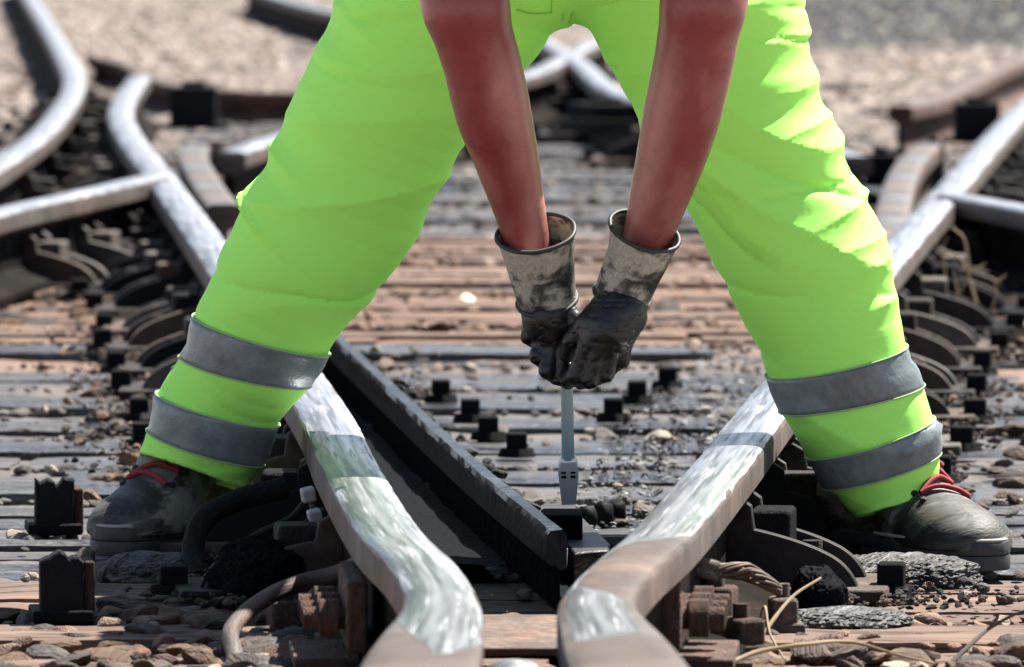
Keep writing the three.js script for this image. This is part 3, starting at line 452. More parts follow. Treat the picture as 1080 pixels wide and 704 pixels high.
const LEG_R = makeLeg([[846, -70], [848, 0], [858, 55], [871, 100], [892, 155], [915, 208], [938, 268], [954, 330], [968, 380], [974, 405], [988, 440], [995, 478], [996, 522]],
  [[604, 22], [620, 48], [642, 78], [670, 122], [702, 182], [741, 251], [775, 320], [800, 378], [808, 402], [830, 445], [855, 497], [880, 530], [903, 547]], 9.4, 9.335, 8.1, 1);
const hipL = D(480, -72, 9.42), hipR = D(725, -72, 9.42), waist = V(0.085, 0.90, -9.45);
const trouserBase = (x, y, z) => {
  let d = smin(LEG_L.raw(x, y, z), LEG_R.raw(x, y, z), 0.008);
  d = smin(d, capsule(x, y, z, hipL, hipR, 0.115, 0.115), 0.02);
  d = smin(d, capsule(x, y, z, V(0.03, 0.82, -9.45), V(0.135, 0.82, -9.45), 0.125, 0.125), 0.04);
  return d;
};
const legOf = (x, y, z) => (LEG_L.raw(x, y, z) < LEG_R.raw(x, y, z) ? LEG_L : LEG_R);
const trouserFold = (x, y, z) => { const k = sstep(0.60, 0.72, y), lg = legOf(x, y, z); const f = lg.fold(x, y, z); return k > 0 ? lerp(f, 0.005 * fbm(x * 9, y * 12, z * 9, 3), k * (1 - sstep(0.1, 0.2, Math.abs(x - 0.08)) * 0.7)) : f; };
const trouserSurf = (x, y, z) => { const b = trouserBase(x, y, z); return Math.abs(b) > 0.05 ? b : b - trouserFold(x, y, z); };
const trouserSDF = (x, y, z) => {
  const d0 = trouserSurf(x, y, z); let d = d0; const lg = x < 0.08 ? LEG_L : LEG_R, h = lg.hem(x, y, z);
  d = Math.max(d, h); if (h > -0.09) d = Math.max(d, -Math.max(d0 + 0.012, -0.075 - h));
  return Math.max(d, y - 0.93);
};
const tint = (t, k, r = 1) => t.setRGB(k * r, k, k);
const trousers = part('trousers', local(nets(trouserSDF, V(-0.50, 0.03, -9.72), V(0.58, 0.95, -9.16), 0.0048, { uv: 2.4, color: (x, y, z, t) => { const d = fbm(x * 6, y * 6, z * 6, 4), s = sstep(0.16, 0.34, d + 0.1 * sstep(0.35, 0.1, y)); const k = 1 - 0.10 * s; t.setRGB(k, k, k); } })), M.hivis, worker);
const march = (c, dir, surf, far = 0.3) => { let t = 0.005; for (let i = 0; i < 60 && t < far; i++) { const d = surf(c.x + dir.x * t, c.y + dir.y * t, c.z + dir.z * t); if (d > -0.0004) break; t += Math.max(0.0006, -d * 0.6); } return t; };
const stitches = [];
function band(name, u0, u1, l0, l1, Z, lg, lift = 0.0028, sag = 0.10) {   // tape between two lines, laid onto the cloth all round the leg
  const P = [D(...u0, Z), D(...u1, Z), D(...l0, Z), D(...l1, Z)], NJ = 9, NA = 140, pos = [], uv = [], idx = [];
  for (let j = -1; j <= NJ; j++) {
    const tj = clamp(j / (NJ - 1), 0, 1), a = P[0].clone().lerp(P[2], tj), b = P[1].clone().lerp(P[3], tj), c = a.clone().add(b).multiplyScalar(0.5), X = b.clone().sub(a).normalize();
    let best = 0, bd = 1e9; for (const q of lg.C) { const dd = Math.hypot(q.p.x - c.x, q.p.y - c.y); if (dd < bd) { bd = dd; best = q.p.z; } } c.z = best;
    const Zd = V(0, 0, 1).addScaledVector(X, -X.z).normalize(); Zd.y -= sag; Zd.normalize();
    for (let i = 0; i <= NA; i++) { const th = i / NA * Math.PI * 2, dir = X.clone().multiplyScalar(Math.cos(th)).addScaledVector(Zd, Math.sin(th)).normalize(), t = march(c, dir, trouserSurf) + (j < 0 || j === NJ ? -0.003 : lift); const q = c.clone().addScaledVector(dir, t); pos.push(q.x, q.y, q.z); uv.push(i / NA * 1.6, tj * 0.15 + name * 0.3); }
  }
  for (let j = 0; j <= NJ; j++) for (let i = 0; i < NA; i++) { const a = j * (NA + 1) + i, b = a + 1, c = a + NA + 1, d = c + 1; idx.push(a, c, b, b, c, d); }
  const g = new THREE.BufferGeometry(); g.setAttribute('position', new THREE.Float32BufferAttribute(pos, 3)); g.setAttribute('uv', new THREE.Float32BufferAttribute(uv, 2)); g.setIndex(idx); g.computeVertexNormals();
  const line = (j) => { const P = []; for (let i = 0; i < NA; i += 2) { const k = (j * (NA + 1) + i) * 3; P.push(V(pos[k], pos[k + 1], pos[k + 2])); } return new THREE.TubeGeometry(new THREE.CatmullRomCurve3(P, true), 160, 0.0011, 5, true); };
  stitches.push(local(mergeGeometries([line(1), line(NJ)]))); return local(g);
}
part('reflective_band', band(0, [203, 331], [351, 372], [188, 376], [330, 406], 9.52, LEG_L), M.tape, worker);
part('reflective_band', band(1, [166, 414], [291, 446], [152, 453], [276, 489], 9.54, LEG_L), M.tape, worker);
part('reflective_band', band(2, [806, 396], [966, 362], [826, 433], [974, 405], 9.35, LEG_R), M.tape, worker);
part('reflective_band', band(3, [852, 483], [990, 440], [866, 518], [994, 478], 9.335, LEG_R), M.tape, worker);
worker.children.filter((o) => o.name === 'reflective_band').forEach((o, i) => part('stitching', stitches[i], M.stitch, o));
{ // fly: seam and flap below the waist, side seams
  const onCloth = (px, py, o = 0.002) => { const c = D(px, py, 8.9), dir = ray(px, py).normalize(); let t = 0; let hit = false; for (let i = 0; i < 200 && t < 1.2; i++) { const d = trouserSurf(c.x + dir.x * t, c.y + dir.y * t, c.z + dir.z * t); if (d < 0.0005) { hit = true; break; } t += Math.max(0.0008, d * 0.5); } return hit ? c.addScaledVector(dir, t - o) : null; };
  const seam = (pts, r) => tube(pts.map(([x, y]) => onCloth(x, y, 0.0005)).filter(Boolean), r, 40, 6);
  part('seam', local(mergeGeometries([seam([[600, 33], [601, 24], [603, 14], [606, 2], [608, -12]], 0.0014), seam([[592, 33], [593, 22], [595, 8], [597, -12]], 0.001), seam([[545, 10], [560, 14], [582, 13]], 0.0012)])), M.hivisPlain, worker);
  const pos = [], idx = [], uv = []; const W = 16, Hh = 8;
  for (let j = 0; j <= Hh; j++) for (let i = 0; i <= W; i++) { const u = i / W, v = j / Hh, q = onCloth(582 + 76 * u, -30 + v * (44 - 16 * u * u), i % W && j < Hh ? 0.005 : 0.001); pos.push(q.x, q.y, q.z); uv.push(u * 0.2, v * 0.1); }
  for (let j = 0; j < Hh; j++) for (let i = 0; i < W; i++) { const a = j * (W + 1) + i, b = a + 1, c = a + W + 1, d = c + 1; idx.push(a, c, b, b, c, d); }
  const g = new THREE.BufferGeometry(); g.setAttribute('position', new THREE.Float32BufferAttribute(pos, 3)); g.setAttribute('uv', new THREE.Float32BufferAttribute(uv, 2)); g.setIndex(idx); g.computeVertexNormals();
  part('fly_flap', local(g), M.hivisPlain, worker);
}
// body: arms, torso, neck, head and the legs inside the cloth, one surface
const armPts = (L, Z0a, Z1a) => L.map(([x, y, w], i) => ({ p: D(x, y, lerp(Z0a, Z1a, i / (L.length - 1))), r: w / 2 * 9.06 / FOCAL }));
const smoothArm = (A) => { const c = new THREE.CatmullRomCurve3(A.map((q) => q.p)), R = new THREE.CatmullRomCurve3(A.map((q, i) => V(i, q.r * 100, 0))), n = 36; return Array.from({ length: n + 1 }, (_, i) => ({ p: c.getPoint(i / n), r: R.getPoint(i / n).y / 100 })); };
const ARM_L = armPts([[491, 6, 88], [499, 36, 84], [508, 66, 82], [515, 96, 82], [522, 126, 79], [531, 156, 71], [540, 190, 63], [549, 225, 54], [556, 258, 49], [566, 300, 44]], 9.0, 9.1);
const ARM_R = armPts([[742, 4, 86], [737, 34, 85], [732, 64, 84], [725, 96, 83], [718, 126, 81], [710, 158, 75], [700, 192, 67], [690, 226, 58], [682, 254, 52], [668, 300, 45]], 8.98, 9.07);
ARM_L.splice(0, 99, ...smoothArm(ARM_L)); ARM_R.splice(0, 99, ...smoothArm(ARM_R));
const shL = V(-0.125, 0.965, -9.12), shR = V(0.295, 0.965, -9.1), neck = V(0.083, 0.985, -9.02), headC = V(0.083, 0.965, -8.86);
const chain = (x, y, z, A, k) => { let d = 1e9; for (let i = 0; i < A.length - 1; i++) d = Math.min(d, capsule(x, y, z, A[i].p, A[i + 1].p, A[i].r, A[i + 1].r)); return d; };
const bodySDF = (x, y, z) => {
  let d = Math.min(smin(chain(x, y, z, ARM_L, 0.004), capsule(x, y, z, shL, ARM_L[0].p, 0.058, 0.049), 0.012), smin(chain(x, y, z, ARM_R, 0.004), capsule(x, y, z, shR, ARM_R[0].p, 0.058, 0.048), 0.012));
  if (y > 0.62) {
    let t = capsule(x, y, z, V(0.082, 0.80, -9.45), V(0.082, 0.93, -9.2), 0.12, 0.14); t = smin(t, capsule(x, y, z, V(-0.04, 0.965, -9.12), V(0.21, 0.965, -9.11), 0.09, 0.09), 0.05);
    t = smin(t, capsule(x, y, z, neck, V(0.083, 0.98, -8.93), 0.06, 0.055), 0.03);
    let h = ellipsoid(x, y, z, headC, 0.076, 0.085, 0.105); h = smin(h, ellipsoid(x, y, z, V(0.083, 0.925, -8.80), 0.055, 0.05, 0.06), 0.03); h = smin(h, capsule(x, y, z, V(0.083, 0.885, -8.84), V(0.083, 0.872, -8.815), 0.012, 0.016), 0.012);
    h = smin(h, Math.min(ellipsoid(x, y, z, V(0.005, 0.955, -8.87), 0.012, 0.03, 0.02), ellipsoid(x, y, z, V(0.161, 0.955, -8.87), 0.012, 0.03, 0.02)), 0.008);
    d = smin(d, Math.min(t, h), 0.02);
  }
  for (const lg of [LEG_L, LEG_R]) for (const [i, j] of [[4, 12], [12, 20]]) d = smin(d, capsule(x, y, z, lg.C[i].p, lg.C[j].p, i === 4 ? 0.07 : 0.055, i === 4 ? 0.055 : 0.04), 0.02);
  return d;
};
part('body', local(nets(bodySDF, V(-0.42, 0.06, -9.66), V(0.5, 1.12, -8.66), 0.0078, { uv: 12, color: (x, y, z, t) => { const A = x < 0.085 ? ARM_L : ARM_R; let k = 0; while (k < A.length - 2 && A[k + 1].p.y > y) k++; const f = clamp((A[k].p.y - y) / (A[k].p.y - A[k + 1].p.y), 0, 1), cx = lerp(A[k].p.x, A[k + 1].p.x, f), rr = lerp(A[k].r, A[k + 1].r, f), inn = (x - cx) / rr * (x < 0.085 ? 1 : -1);
  const n = fbm(x * 16, y * 9, z * 16, 4), s = sstep(0.05, 0.3, fbm(x * 60, y * 40, z * 60, 3)), d = clamp(sstep(-0.25, 0.75, inn + 0.8 * n) * sstep(0.66, 0.58, y) * (1 - 0.6 * sstep(0.46, 0.40, y)) + 0.35 * sstep(0.1, 0.35, n), 0, 1); t.setRGB(0.70 + 0.62 * d - 0.08 * s, 0.60 + 2.3 * d - 0.12 * s, 0.70 + 2.0 * d - 0.12 * s); } })), M.skin, worker);
part('hair', local(nets((x, y, z) => Math.max(ellipsoid(x, y, z, V(0.083, 0.978, -8.87), 0.084, 0.09, 0.11), -(y + (z + 8.87) * -0.25 - 0.965)), V(-0.02, 0.85, -9.02), V(0.19, 1.1, -8.72), 0.008)), M.hair, worker);
part('shirt', local(nets((x, y, z) => { let t = capsule(x, y, z, V(0.082, 0.83, -9.45), V(0.082, 0.935, -9.2), 0.14, 0.15); t = smin(t, capsule(x, y, z, V(-0.05, 0.965, -9.12), V(0.215, 0.965, -9.11), 0.085, 0.085), 0.05); for (const [s, a] of [[shL, ARM_L], [shR, ARM_R]]) t = smin(t, capsule(x, y, z, s, s.clone().lerp(a[0].p, 0.22), 0.07, 0.064), 0.02); t = Math.max(t, 0.80 - y - (z + 9.45) * 0.35); return t - 0.006 * fbm(x * 9, y * 9, z * 9, 3); }, V(-0.32, 0.7, -9.66), V(0.48, 1.14, -8.92), 0.011)), M.hivisPlain, worker);

// gloves
const barTip = G(600, 531, 0.085), barTop = D(597, 350, 9.105), barAt = (t) => barTip.clone().lerp(barTop, t);
function glove(fingers, palm, thumb, lo, hi) {
  const sdf = (x, y, z) => {
    let d = 1e9; for (let i = 0; i < palm.length - 1; i++) d = smin(d, capsule(x, y, z, palm[i][0], palm[i + 1][0], palm[i][1], palm[i + 1][1]), 0.014);
    for (const f of [...fingers, thumb]) { let e = 1e9; for (let i = 0; i < f.length - 1; i++) e = smin(e, capsule(x, y, z, f[i][0], f[i + 1][0], f[i][1], f[i + 1][1]), 0.003); d = smin(d, e, 0.0035); }
    return d - 0.0012 * fbm(x * 30, y * 30, z * 30, 2) + 0.0011 * Math.pow(1 - Math.min(1, Math.abs(N3(x * 30 + y * 12, y * 75, z * 30)) * 5), 2);
  };
  return nets(sdf, lo, hi, 0.003, { uv: 8 });
}
const f3 = (pts, r) => pts.map(([x, y, Z], i) => [D(x, y, Z), r * (1 - 0.05 * i)]);
{
  const g = new THREE.Group(); g.name = 'glove'; tag(g, 'gauntlet on the hand nearer the striped leg at left'); worker.add(g);
  // hand behind, its fingers hooked round the bar
  part('hand', local(glove([
    f3([[562, 334, 9.105], [557, 356, 9.10], [567, 362, 9.135], [585, 358, 9.15]], 0.0095),
    f3([[573, 346, 9.10], [567, 376, 9.09], [576, 384, 9.125], [592, 376, 9.15]], 0.0105),
    f3([[584, 352, 9.095], [577, 391, 9.085], [587, 398, 9.12], [600, 386, 9.145]], 0.0105),
    f3([[598, 352, 9.09], [590, 398, 9.09], [599, 402, 9.125], [606, 388, 9.15]], 0.0105)],
    [[D(577, 312, 9.1), 0.026], [D(579, 333, 9.1), 0.030], [D(582, 350, 9.105), 0.029]], f3([[594, 322, 9.09], [605, 338, 9.085], [609, 356, 9.09]], 0.012), V(-0.02, 0.22, -9.2), V(0.13, 0.45, -9.02))), M.glove, g);
  cuff([[565, 246, 9.07, 41], [569, 272, 9.085, 37], [577, 317, 9.1, 32]], 0.34, g);
  const h = new THREE.Group(); h.name = 'glove_001'; tag(h, 'gauntlet on the hand in front, clasped over the other one'); worker.add(h);
  part('hand', local(glove([
    f3([[618, 364, 9.04], [607, 396, 9.045], [599, 400, 9.075], [598, 384, 9.1]], 0.0108),
    f3([[632, 366, 9.035], [622, 401, 9.04], [612, 402, 9.075], [610, 386, 9.1]], 0.0112),
    f3([[647, 360, 9.04], [639, 395, 9.045], [627, 399, 9.08], [622, 384, 9.1]], 0.0108),
    f3([[661, 350, 9.05], [656, 380, 9.055], [643, 389, 9.085], [636, 376, 9.1]], 0.0100)],
    [[D(656, 308, 9.07), 0.025], [D(652, 330, 9.06), 0.032], [D(640, 350, 9.05), 0.031], [D(630, 362, 9.05), 0.022]], f3([[634, 322, 9.055], [618, 340, 9.05], [604, 360, 9.06], [599, 374, 9.075]], 0.0125), V(0.03, 0.21, -9.18), V(0.19, 0.46, -8.96))), M.glove, h);
  cuff([[680, 244, 9.04, 38], [673, 270, 9.055, 34], [656, 312, 9.07, 30.5]], 0.34, h);
}
function cuff(rings, tilt, parent) {   // stiff flared gauntlet: open cone with a wall, piped at both ends
  const c = rings.map(([x, y, Z, r]) => [D(x, y, Z), r * Z / FOCAL]), ax = c[0][0].clone().sub(c[2][0]).normalize(); ax.z += tilt * 0.55; ax.normalize();
  const X = V(1, 0, 0).addScaledVector(ax, -ax.x).normalize(), Y = X.clone().cross(ax).normalize(), pos = [], uv = [], idx = [], NA = 72, rows = [];
  for (let k = 0; k <= 16; k++) { const s = k / 16, i = s < 0.4 ? 0 : 1, t = s < 0.4 ? s / 0.4 : (s - 0.4) / 0.6; rows.push([c[i][0].clone().lerp(c[i + 1][0], t), lerp(c[i][1], c[i + 1][1], t), s]); }
  const all = [...rows.map((r) => [...r, 0]), ...rows.slice().reverse().map((r) => [...r, 0.0022])];
  all.forEach(([p, r, s, inn]) => { for (let a = 0; a <= NA; a++) { const th = a / NA * Math.PI * 2, rr = r * (1 + 0.045 * fbm(Math.cos(th) * 1.2 + r * 99, Math.sin(th) * 1.2, s * 2, 2) + 0.02 * Math.sin(th * 2 + r * 300)) - inn, q = p.clone().addScaledVector(X, Math.cos(th) * rr).addScaledVector(Y, Math.sin(th) * rr * 0.92); pos.push(q.x, q.y, q.z); uv.push(a / NA * 1.4 + r * 7, s * 0.5); } });
  const R = all.length; for (let j = 0; j < R; j++) for (let a = 0; a < NA; a++) { const A = j * (NA + 1) + a, B = ((j + 1) % R) * (NA + 1) + a; idx.push(A, A + 1, B, A + 1, B + 1, B); }
  const g = new THREE.BufferGeometry(); g.setAttribute('position', new THREE.Float32BufferAttribute(pos, 3)); g.setAttribute('uv', new THREE.Float32BufferAttribute(uv, 2)); g.setIndex(idx); g.computeVertexNormals();
  part('cuff', local(g), M.cuff, parent);
  const edge = (row, rad) => { const pts = []; for (let a = 0; a < NA; a += 3) { const k = (row * (NA + 1) + a) * 3; pts.push(V(pos[k], pos[k + 1], pos[k + 2])); } return new THREE.TubeGeometry(new THREE.CatmullRomCurve3(pts, true), 96, rad, 8, true); };
  part('piping', local(mergeGeometries([edge(0, 0.0027), edge(16, 0.0030)])), M.piping, parent);
}

// boots
function boot(px, py, Z, yaw, label) {
  const g = new THREE.Group(); g.name = 'boot'; if (label) tag(g, label);
  const up = (x, y, z) => {
    let d = ellipsoid(x, y, z, V(0.243, 0.032, 0), 0.062, 0.040, 0.050); d = smin(d, ellipsoid(x, y, z, V(0.20, 0.036, 0), 0.07, 0.046, 0.049), 0.02);
    d = smin(d, capsule(x, y, z, V(0.19, 0.05, 0), V(0.142, 0.095, 0), 0.036, 0.036), 0.03); d = smin(d, capsule(x, y, z, V(0.142, 0.092, 0), V(0.09, 0.14, 0), 0.036, 0.042), 0.03);
    d = smin(d, capsule(x, y, z, V(0.06, 0.10, 0), V(0.04, 0.19, 0), 0.045, 0.043), 0.03); d = smin(d, ellipsoid(x, y, z, V(0.055, 0.055, 0), 0.055, 0.06, 0.042), 0.025);
    const tongue = capsule(x, y, z, V(0.178, 0.078, 0), V(0.13, 0.135, 0), 0.016, 0.02); d = smin(d, tongue, 0.012);
    const seam = Math.abs(x - 0.195 + 0.5 * Math.abs(z) - 0.02); d -= 0.0016 * sstep(0.0, 0.003, x - 0.195 + 0.9 * z * z * 10) ;
    return Math.max(d, 0.026 - y) - 0.001 * fbm(x * 40, y * 40, z * 40, 3);
  };
  part('upper', nets(up, V(-0.02, 0.0, -0.085), V(0.33, 0.26, 0.085), 0.0045, { uv: 5 }), M.bootLeather, g);
  const foot = (x0, x1, k = 1) => { const pts = []; const W = (x) => k * (x < 0.05 ? 0.036 * Math.sqrt(Math.max(0, 1 - ((0.05 - x) / 0.055) ** 2)) : x < 0.2 ? lerp(0.036, 0.05, sstep(0.05, 0.2, x)) : 0.05 * Math.sqrt(Math.max(0, 1 - ((x - 0.2) / 0.108) ** 2.4))); const n = 40, cs = (t) => 0.5 - 0.5 * Math.cos(Math.PI * t); for (let i = 0; i <= n; i++) { const x = lerp(x0, x1, cs(i / n)); pts.push(new THREE.Vector2(x, W(x))); } for (let i = n; i >= 0; i--) { const x = lerp(x0, x1, cs(i / n)); pts.push(new THREE.Vector2(x, -W(x) - 0.0001)); } return new THREE.Shape(pts); };
  const ext = (sh, y0, y1, b = 0.002) => new THREE.ExtrudeGeometry(sh, { depth: y1 - y0 - 2 * b, bevelEnabled: true, bevelSize: b, bevelThickness: b, bevelSegments: 2 }).rotateX(-Math.PI / 2).translate(0, y0 + b, 0);
  part('sole', planarUV(toCreasedNormals(mergeGeometries([ext(foot(0.0, 0.306), 0.021, 0.037), ext(foot(0.003, 0.088), 0, 0.0208), ext(foot(0.125, 0.304), 0.003, 0.0208)]), 0.6), 4), M.sole, g);
  const weltPts = []; for (let i = 0; i <= 40; i++) { const th = lerp(-1.95, 1.95, i / 40), x = 0.195 + 0.112 * Math.cos(th), z = 0.0525 * Math.sin(th); weltPts.push(V(x, 0.0385, z)); }
  part('welt', tube(weltPts, 0.0022, 60, 6), M.welt, g);
  const onTop = (x, z, o) => { let y = 0.05; while (y < 0.2 && up(x, y, z) < -0.0002) y += 0.001; return V(x, y + o, z); };
  for (let i = 0; i < 5; i++) {
    const x = 0.216 - i * 0.0165, row = (a, b) => [-1, -0.6, -0.2, 0.2, 0.6, 1].map((q) => onTop(x + lerp(a, b, (q + 1) / 2), q * 0.026, 0.0025 + 0.0025 * (1 - q * q)));
    part('lace', tube(i % 2 ? row(-0.009, 0.007) : row(0.007, -0.009), 0.0034, 20, 6), M.lace, g); if (i > 2) part('lace', tube(row(0.006, 0.002), 0.003, 20, 6), M.lace, g);
    part('eyelet', mergeGeometries([onTop(x, -0.029, 0.001), onTop(x, 0.029, 0.001)].map((p) => new THREE.SphereGeometry(0.0042, 10, 8).translate(p.x, p.y, p.z))), M.plate, g);
  }
  part('collar', new THREE.TorusGeometry(0.042, 0.008, 10, 40).rotateX(Math.PI / 2).translate(0.04, 0.205, 0), M.sock, g);
  const toe = D(px, py, Z), dir = V(Math.sin(yaw), 0, Math.cos(yaw)); g.scale.set(1.08, 1.04, 1.16); g.position.set(toe.x - dir.x * 0.324 - 0.08, 0.0, toe.z - dir.z * 0.324 + 9.4); g.rotation.y = yaw - Math.PI / 2; worker.add(g); return g;
}
boot(120, 588, 9.42, -0.42, 'dusty boot with red laces below the bent leg at left');
boot(1046, 603, 9.225, 0.6, 'dark boot with red laces pointing to the right edge');

// pry bar
{
  const t = thing('pry_bar', 'blue-grey steel bar with bright chisel tip held upright in both gloves', 'pry bar', V(0, 0, 0));
  const mid = barAt(0.26), up = barTop.clone().sub(barTip).normalize(), q = new THREE.Quaternion().setFromUnitVectors(V(0, 1, 0), up), place = (g, at) => g.applyQuaternion(q).translate(at.x, at.y, at.z), L = barTip.distanceTo(barTop);
  part('shaft', place(new THREE.CylinderGeometry(0.0075, 0.0082, L * 0.76, 8).rotateY(Math.PI / 8), barAt(0.62)), M.barSteel, t);
  const bs = new THREE.Shape([[-0.0072, 0], [0.0072, 0], [0.0108, L * 0.19], [0.0102, L * 0.225], [0.0075, L * 0.262], [-0.0075, L * 0.262], [-0.0102, L * 0.225], [-0.0108, L * 0.19]].map(([x, y]) => new THREE.Vector2(x, y)));
  const bl = new THREE.ExtrudeGeometry(bs, { depth: 0.008, bevelEnabled: true, bevelSize: 0.0015, bevelThickness: 0.0015, bevelSegments: 2 }).translate(0, -L * 0.0, -0.004), p = bl.attributes.position; for (let i = 0; i < p.count; i++) p.setZ(i, p.getZ(i) * lerp(0.35, 1.5, clamp(p.getY(i) / (L * 0.22), 0, 1))); bl.computeVertexNormals();
  part('chisel_tip', place(bl, barTip), M.barBright, t);
  part('notch', place(mergeGeometries([[-0.0062, 0.175], [0.0062, 0.175], [-0.0062, 0.2], [0.0062, 0.2]].map(([x, k]) => rbox(0.006, 0.003, 0.004, 0.001, x * 0.9, L * k, 0.0066))), barTip), M.black, t);
}

// ---------------------------------------------------------------- small things round the crossing
// upright iron brackets at left
{
  const mk = (px, py, w, h, label, seed) => {
    const p = G(px, py), t = thing('iron_bracket', label, 'iron bracket', p, 0.12), r = rng(seed), s = new THREE.Shape(); s.moveTo(-w / 2, 0); for (let i = 0; i <= 9; i++) s.lineTo(-w / 2 + w * i / 9, h * (0.9 + 0.3 * fbm(i * 0.45 + seed, seed, 2, 3))); s.lineTo(w / 2, 0); s.closePath();
    part('upright_plate', planarUV(new THREE.ExtrudeGeometry(s, { depth: 0.03, bevelEnabled: true, bevelSize: 0.002, bevelThickness: 0.002, bevelSegments: 1 }), 3), M.black, t);
    part('foot_plate', rbox(w * 1.5, 0.014, 0.09, 0.003, 0, 0.007, 0.0), M.black, t); part('side_flange', rbox(0.012, h * 0.8, 0.06, 0.003, w / 2 + 0.008, h * 0.4, -0.005), M.rust, t);
  };
  mk(56, 562, 0.046, 0.072, 'black upright iron bracket just left of the dusty boot', 4);
  mk(64, 654, 0.046, 0.085, 'black upright iron bracket nearest to the lower left corner', 9);
}
// mounds of grease and grit
const mound = (px, py, rx, ry, rz, seed, m, label, nm = 'grease_mound') => { const o = solo(nm, crumb(rx, ry, rz, seed), m, label, 'mound'); o.position.copy(G(px, py)); o.position.y = ry * 0.15; o.castShadow = true; return o; };
mound(272, 632, 0.062, 0.058, 0.07, 3, M.tar, 'black hump of grease under the left rail beside the brown pipe');
mound(250, 560, 0.06, 0.05, 0.10, 11, M.black, 'black greasy hump behind the dusty boot at left');
mound(862, 648, 0.034, 0.045, 0.05, 5, M.tar, 'black rounded hump below the right chairs');
mound(945, 612, 0.10, 0.026, 0.09, 8, M.crust, 'grey crusty grease mound in front of the dark boot', 'crust_mound');
mound(892, 656, 0.07, 0.014, 0.06, 14, M.crust, 'low grey crust between the black hump and the twigs', 'crust_mound');
mound(165, 605, 0.06, 0.022, 0.06, 17, M.crust, 'grey gritty mound under the toe of the dusty boot', 'crust_mound');
// pipe, cables, stranded bond wires
solo('bond_pipe', tube([D(402, 583, 8.42), D(385, 592, 8.46), D(352, 606, 8.5), D(320, 614, 8.5), D(288, 627, 8.46), D(258, 648, 8.4), D(243, 668, 8.32), D(247, 690, 8.24), D(250, 740, 8.1)], 0.0095, 80, 12), M.pipe, 'pale brown curved pipe running from the left rail down to the bottom edge', 'pipe');
solo('black_cable', tube([D(330, 530, 9.05), D(331, 540, 9.0), D(326, 552, 8.98), D(296, 574, 8.96), D(256, 590, 8.94), D(228, 606, 8.9), D(214, 640, 8.86)], 0.006, 60, 10), M.iron, 'dark cable looping down under the left rail, the outer one', 'cable', 'dark cables under the left rail');
solo('black_cable', tube([D(322, 530, 9.1), D(305, 548, 9.05), D(268, 566, 9.02), D(236, 588, 9.0), D(222, 610, 8.96), D(205, 628, 8.9)], 0.0045, 60, 10), M.iron, 'thin dark cable under the left rail, the inner one', 'cable', 'dark cables under the left rail');
solo('black_hose', tube([D(300, 515, 9.3), D(250, 528, 9.28), D(215, 548, 9.24), D(203, 580, 9.2), D(210, 612, 9.15)], 0.014, 50, 12), M.black, 'thick black hose behind the dusty boot', 'hose');
{
  const t = thing('bond_wires', 'bundle of rusty stranded bond wires clamped to the right rail', 'wire bundle', V(0, 0, 0)), r = rng(31);
  const strands = (x0, y0, x1, y1, x2, y2, Z, n, spread) => { const gs = []; for (let k = 0; k < n; k++) { const P = [], f = k / n * Math.PI * 2 + r() * 0.5; for (let m = 0; m <= 10; m++) { const t = m / 10, bulge = 0.35 + 0.65 * Math.sin(Math.PI * Math.min(1, t * 0.8 + 0.1)), a = f + t * 3.6, X = t < 0.5 ? lerp(x0, x1, t * 2) : lerp(x1, x2, t * 2 - 1), Y = t < 0.5 ? lerp(y0, y1, t * 2) : lerp(y1, y2, t * 2 - 1), w = spread * 0.5 * bulge; P.push(D(X, Y + Math.sin(a) * w * 0.8 - 3 * Math.sin(Math.PI * t), Z + 0.02 * t + Math.cos(a) * w * Z / FOCAL)); } gs.push(tube(P, 0.0021, 40, 6)); } return mergeGeometries(gs); };
  part('strands', strands(750, 602, 790, 607, 824, 624, 8.4, 11, 21), M.strand, t);
  for (const [a, b] of [[[712, 586], [756, 598]], [[714, 596], [756, 608]]]) part('ferrule', tube([D(...a, 8.39), D((a[0] + b[0]) / 2, (a[1] + b[1]) / 2, 8.385), D(...b, 8.4)], 0.0066, 16, 10), M.pipe, t);
  const t2 = thing('bond_wires', 'bundle of rusty stranded bond wires clamped to the left rail beside the pipe', 'wire bundle', V(0, 0, 0));
  part('strands', strands(385, 592, 350, 614, 318, 640, 8.5, 10, 20), M.strand, t2);
  part('ferrule', tube([D(398, 582, 8.42), D(384, 588, 8.43), D(368, 597, 8.45)], 0.0065, 16, 10), M.strand, t2);
}
// rusty bolts and clamps outside both rails at the throat
function boltAssembly(px, py, Z, turn, label) {
  const t = thing('bolt_assembly', label, 'bolts', D(px, py, Z), turn);
  part('fish_plate', rbox(0.022, 0.075, 0.24, 0.005, 0, 0, 0), M.rust, t);
  for (const z of [-0.07, 0.0, 0.07]) { const b = part('bolt', new THREE.CylinderGeometry(0.012, 0.012, 0.05, 14).rotateZ(Math.PI / 2).translate(0.03, -0.005, z), M.rust, t); part('nut', new THREE.CylinderGeometry(0.022, 0.022, 0.02, 6).rotateZ(Math.PI / 2).translate(0.028, -0.005, z), M.rust, b); }
  part('bracket', rbox(0.07, 0.014, 0.2, 0.003, 0.03, -0.052, 0), M.rust, t);
}
boltAssembly(712, 640, 8.05, -0.06, 'rusty fish plate with nuts outside the right rail at the throat');
boltAssembly(372, 640, 8.1, Math.PI + 0.06, 'rusty fish plate with nuts outside the left rail at the throat');
const block = (px, py, Z, w, h, d, m, label, turn = 0) => { const t = thing('iron_block', label, 'iron block', D(px, py, Z), turn); part('block', rbox(w, h, d, 0.005, 0, 0, 0), m, t); part('nut', new THREE.CylinderGeometry(w * 0.28, w * 0.28, 0.016, 6).translate(0, h / 2 + 0.007, 0), m, t); part('flange', rbox(w * 1.5, 0.012, d * 1.2, 0.003, 0, -h / 2, 0), m, t); };
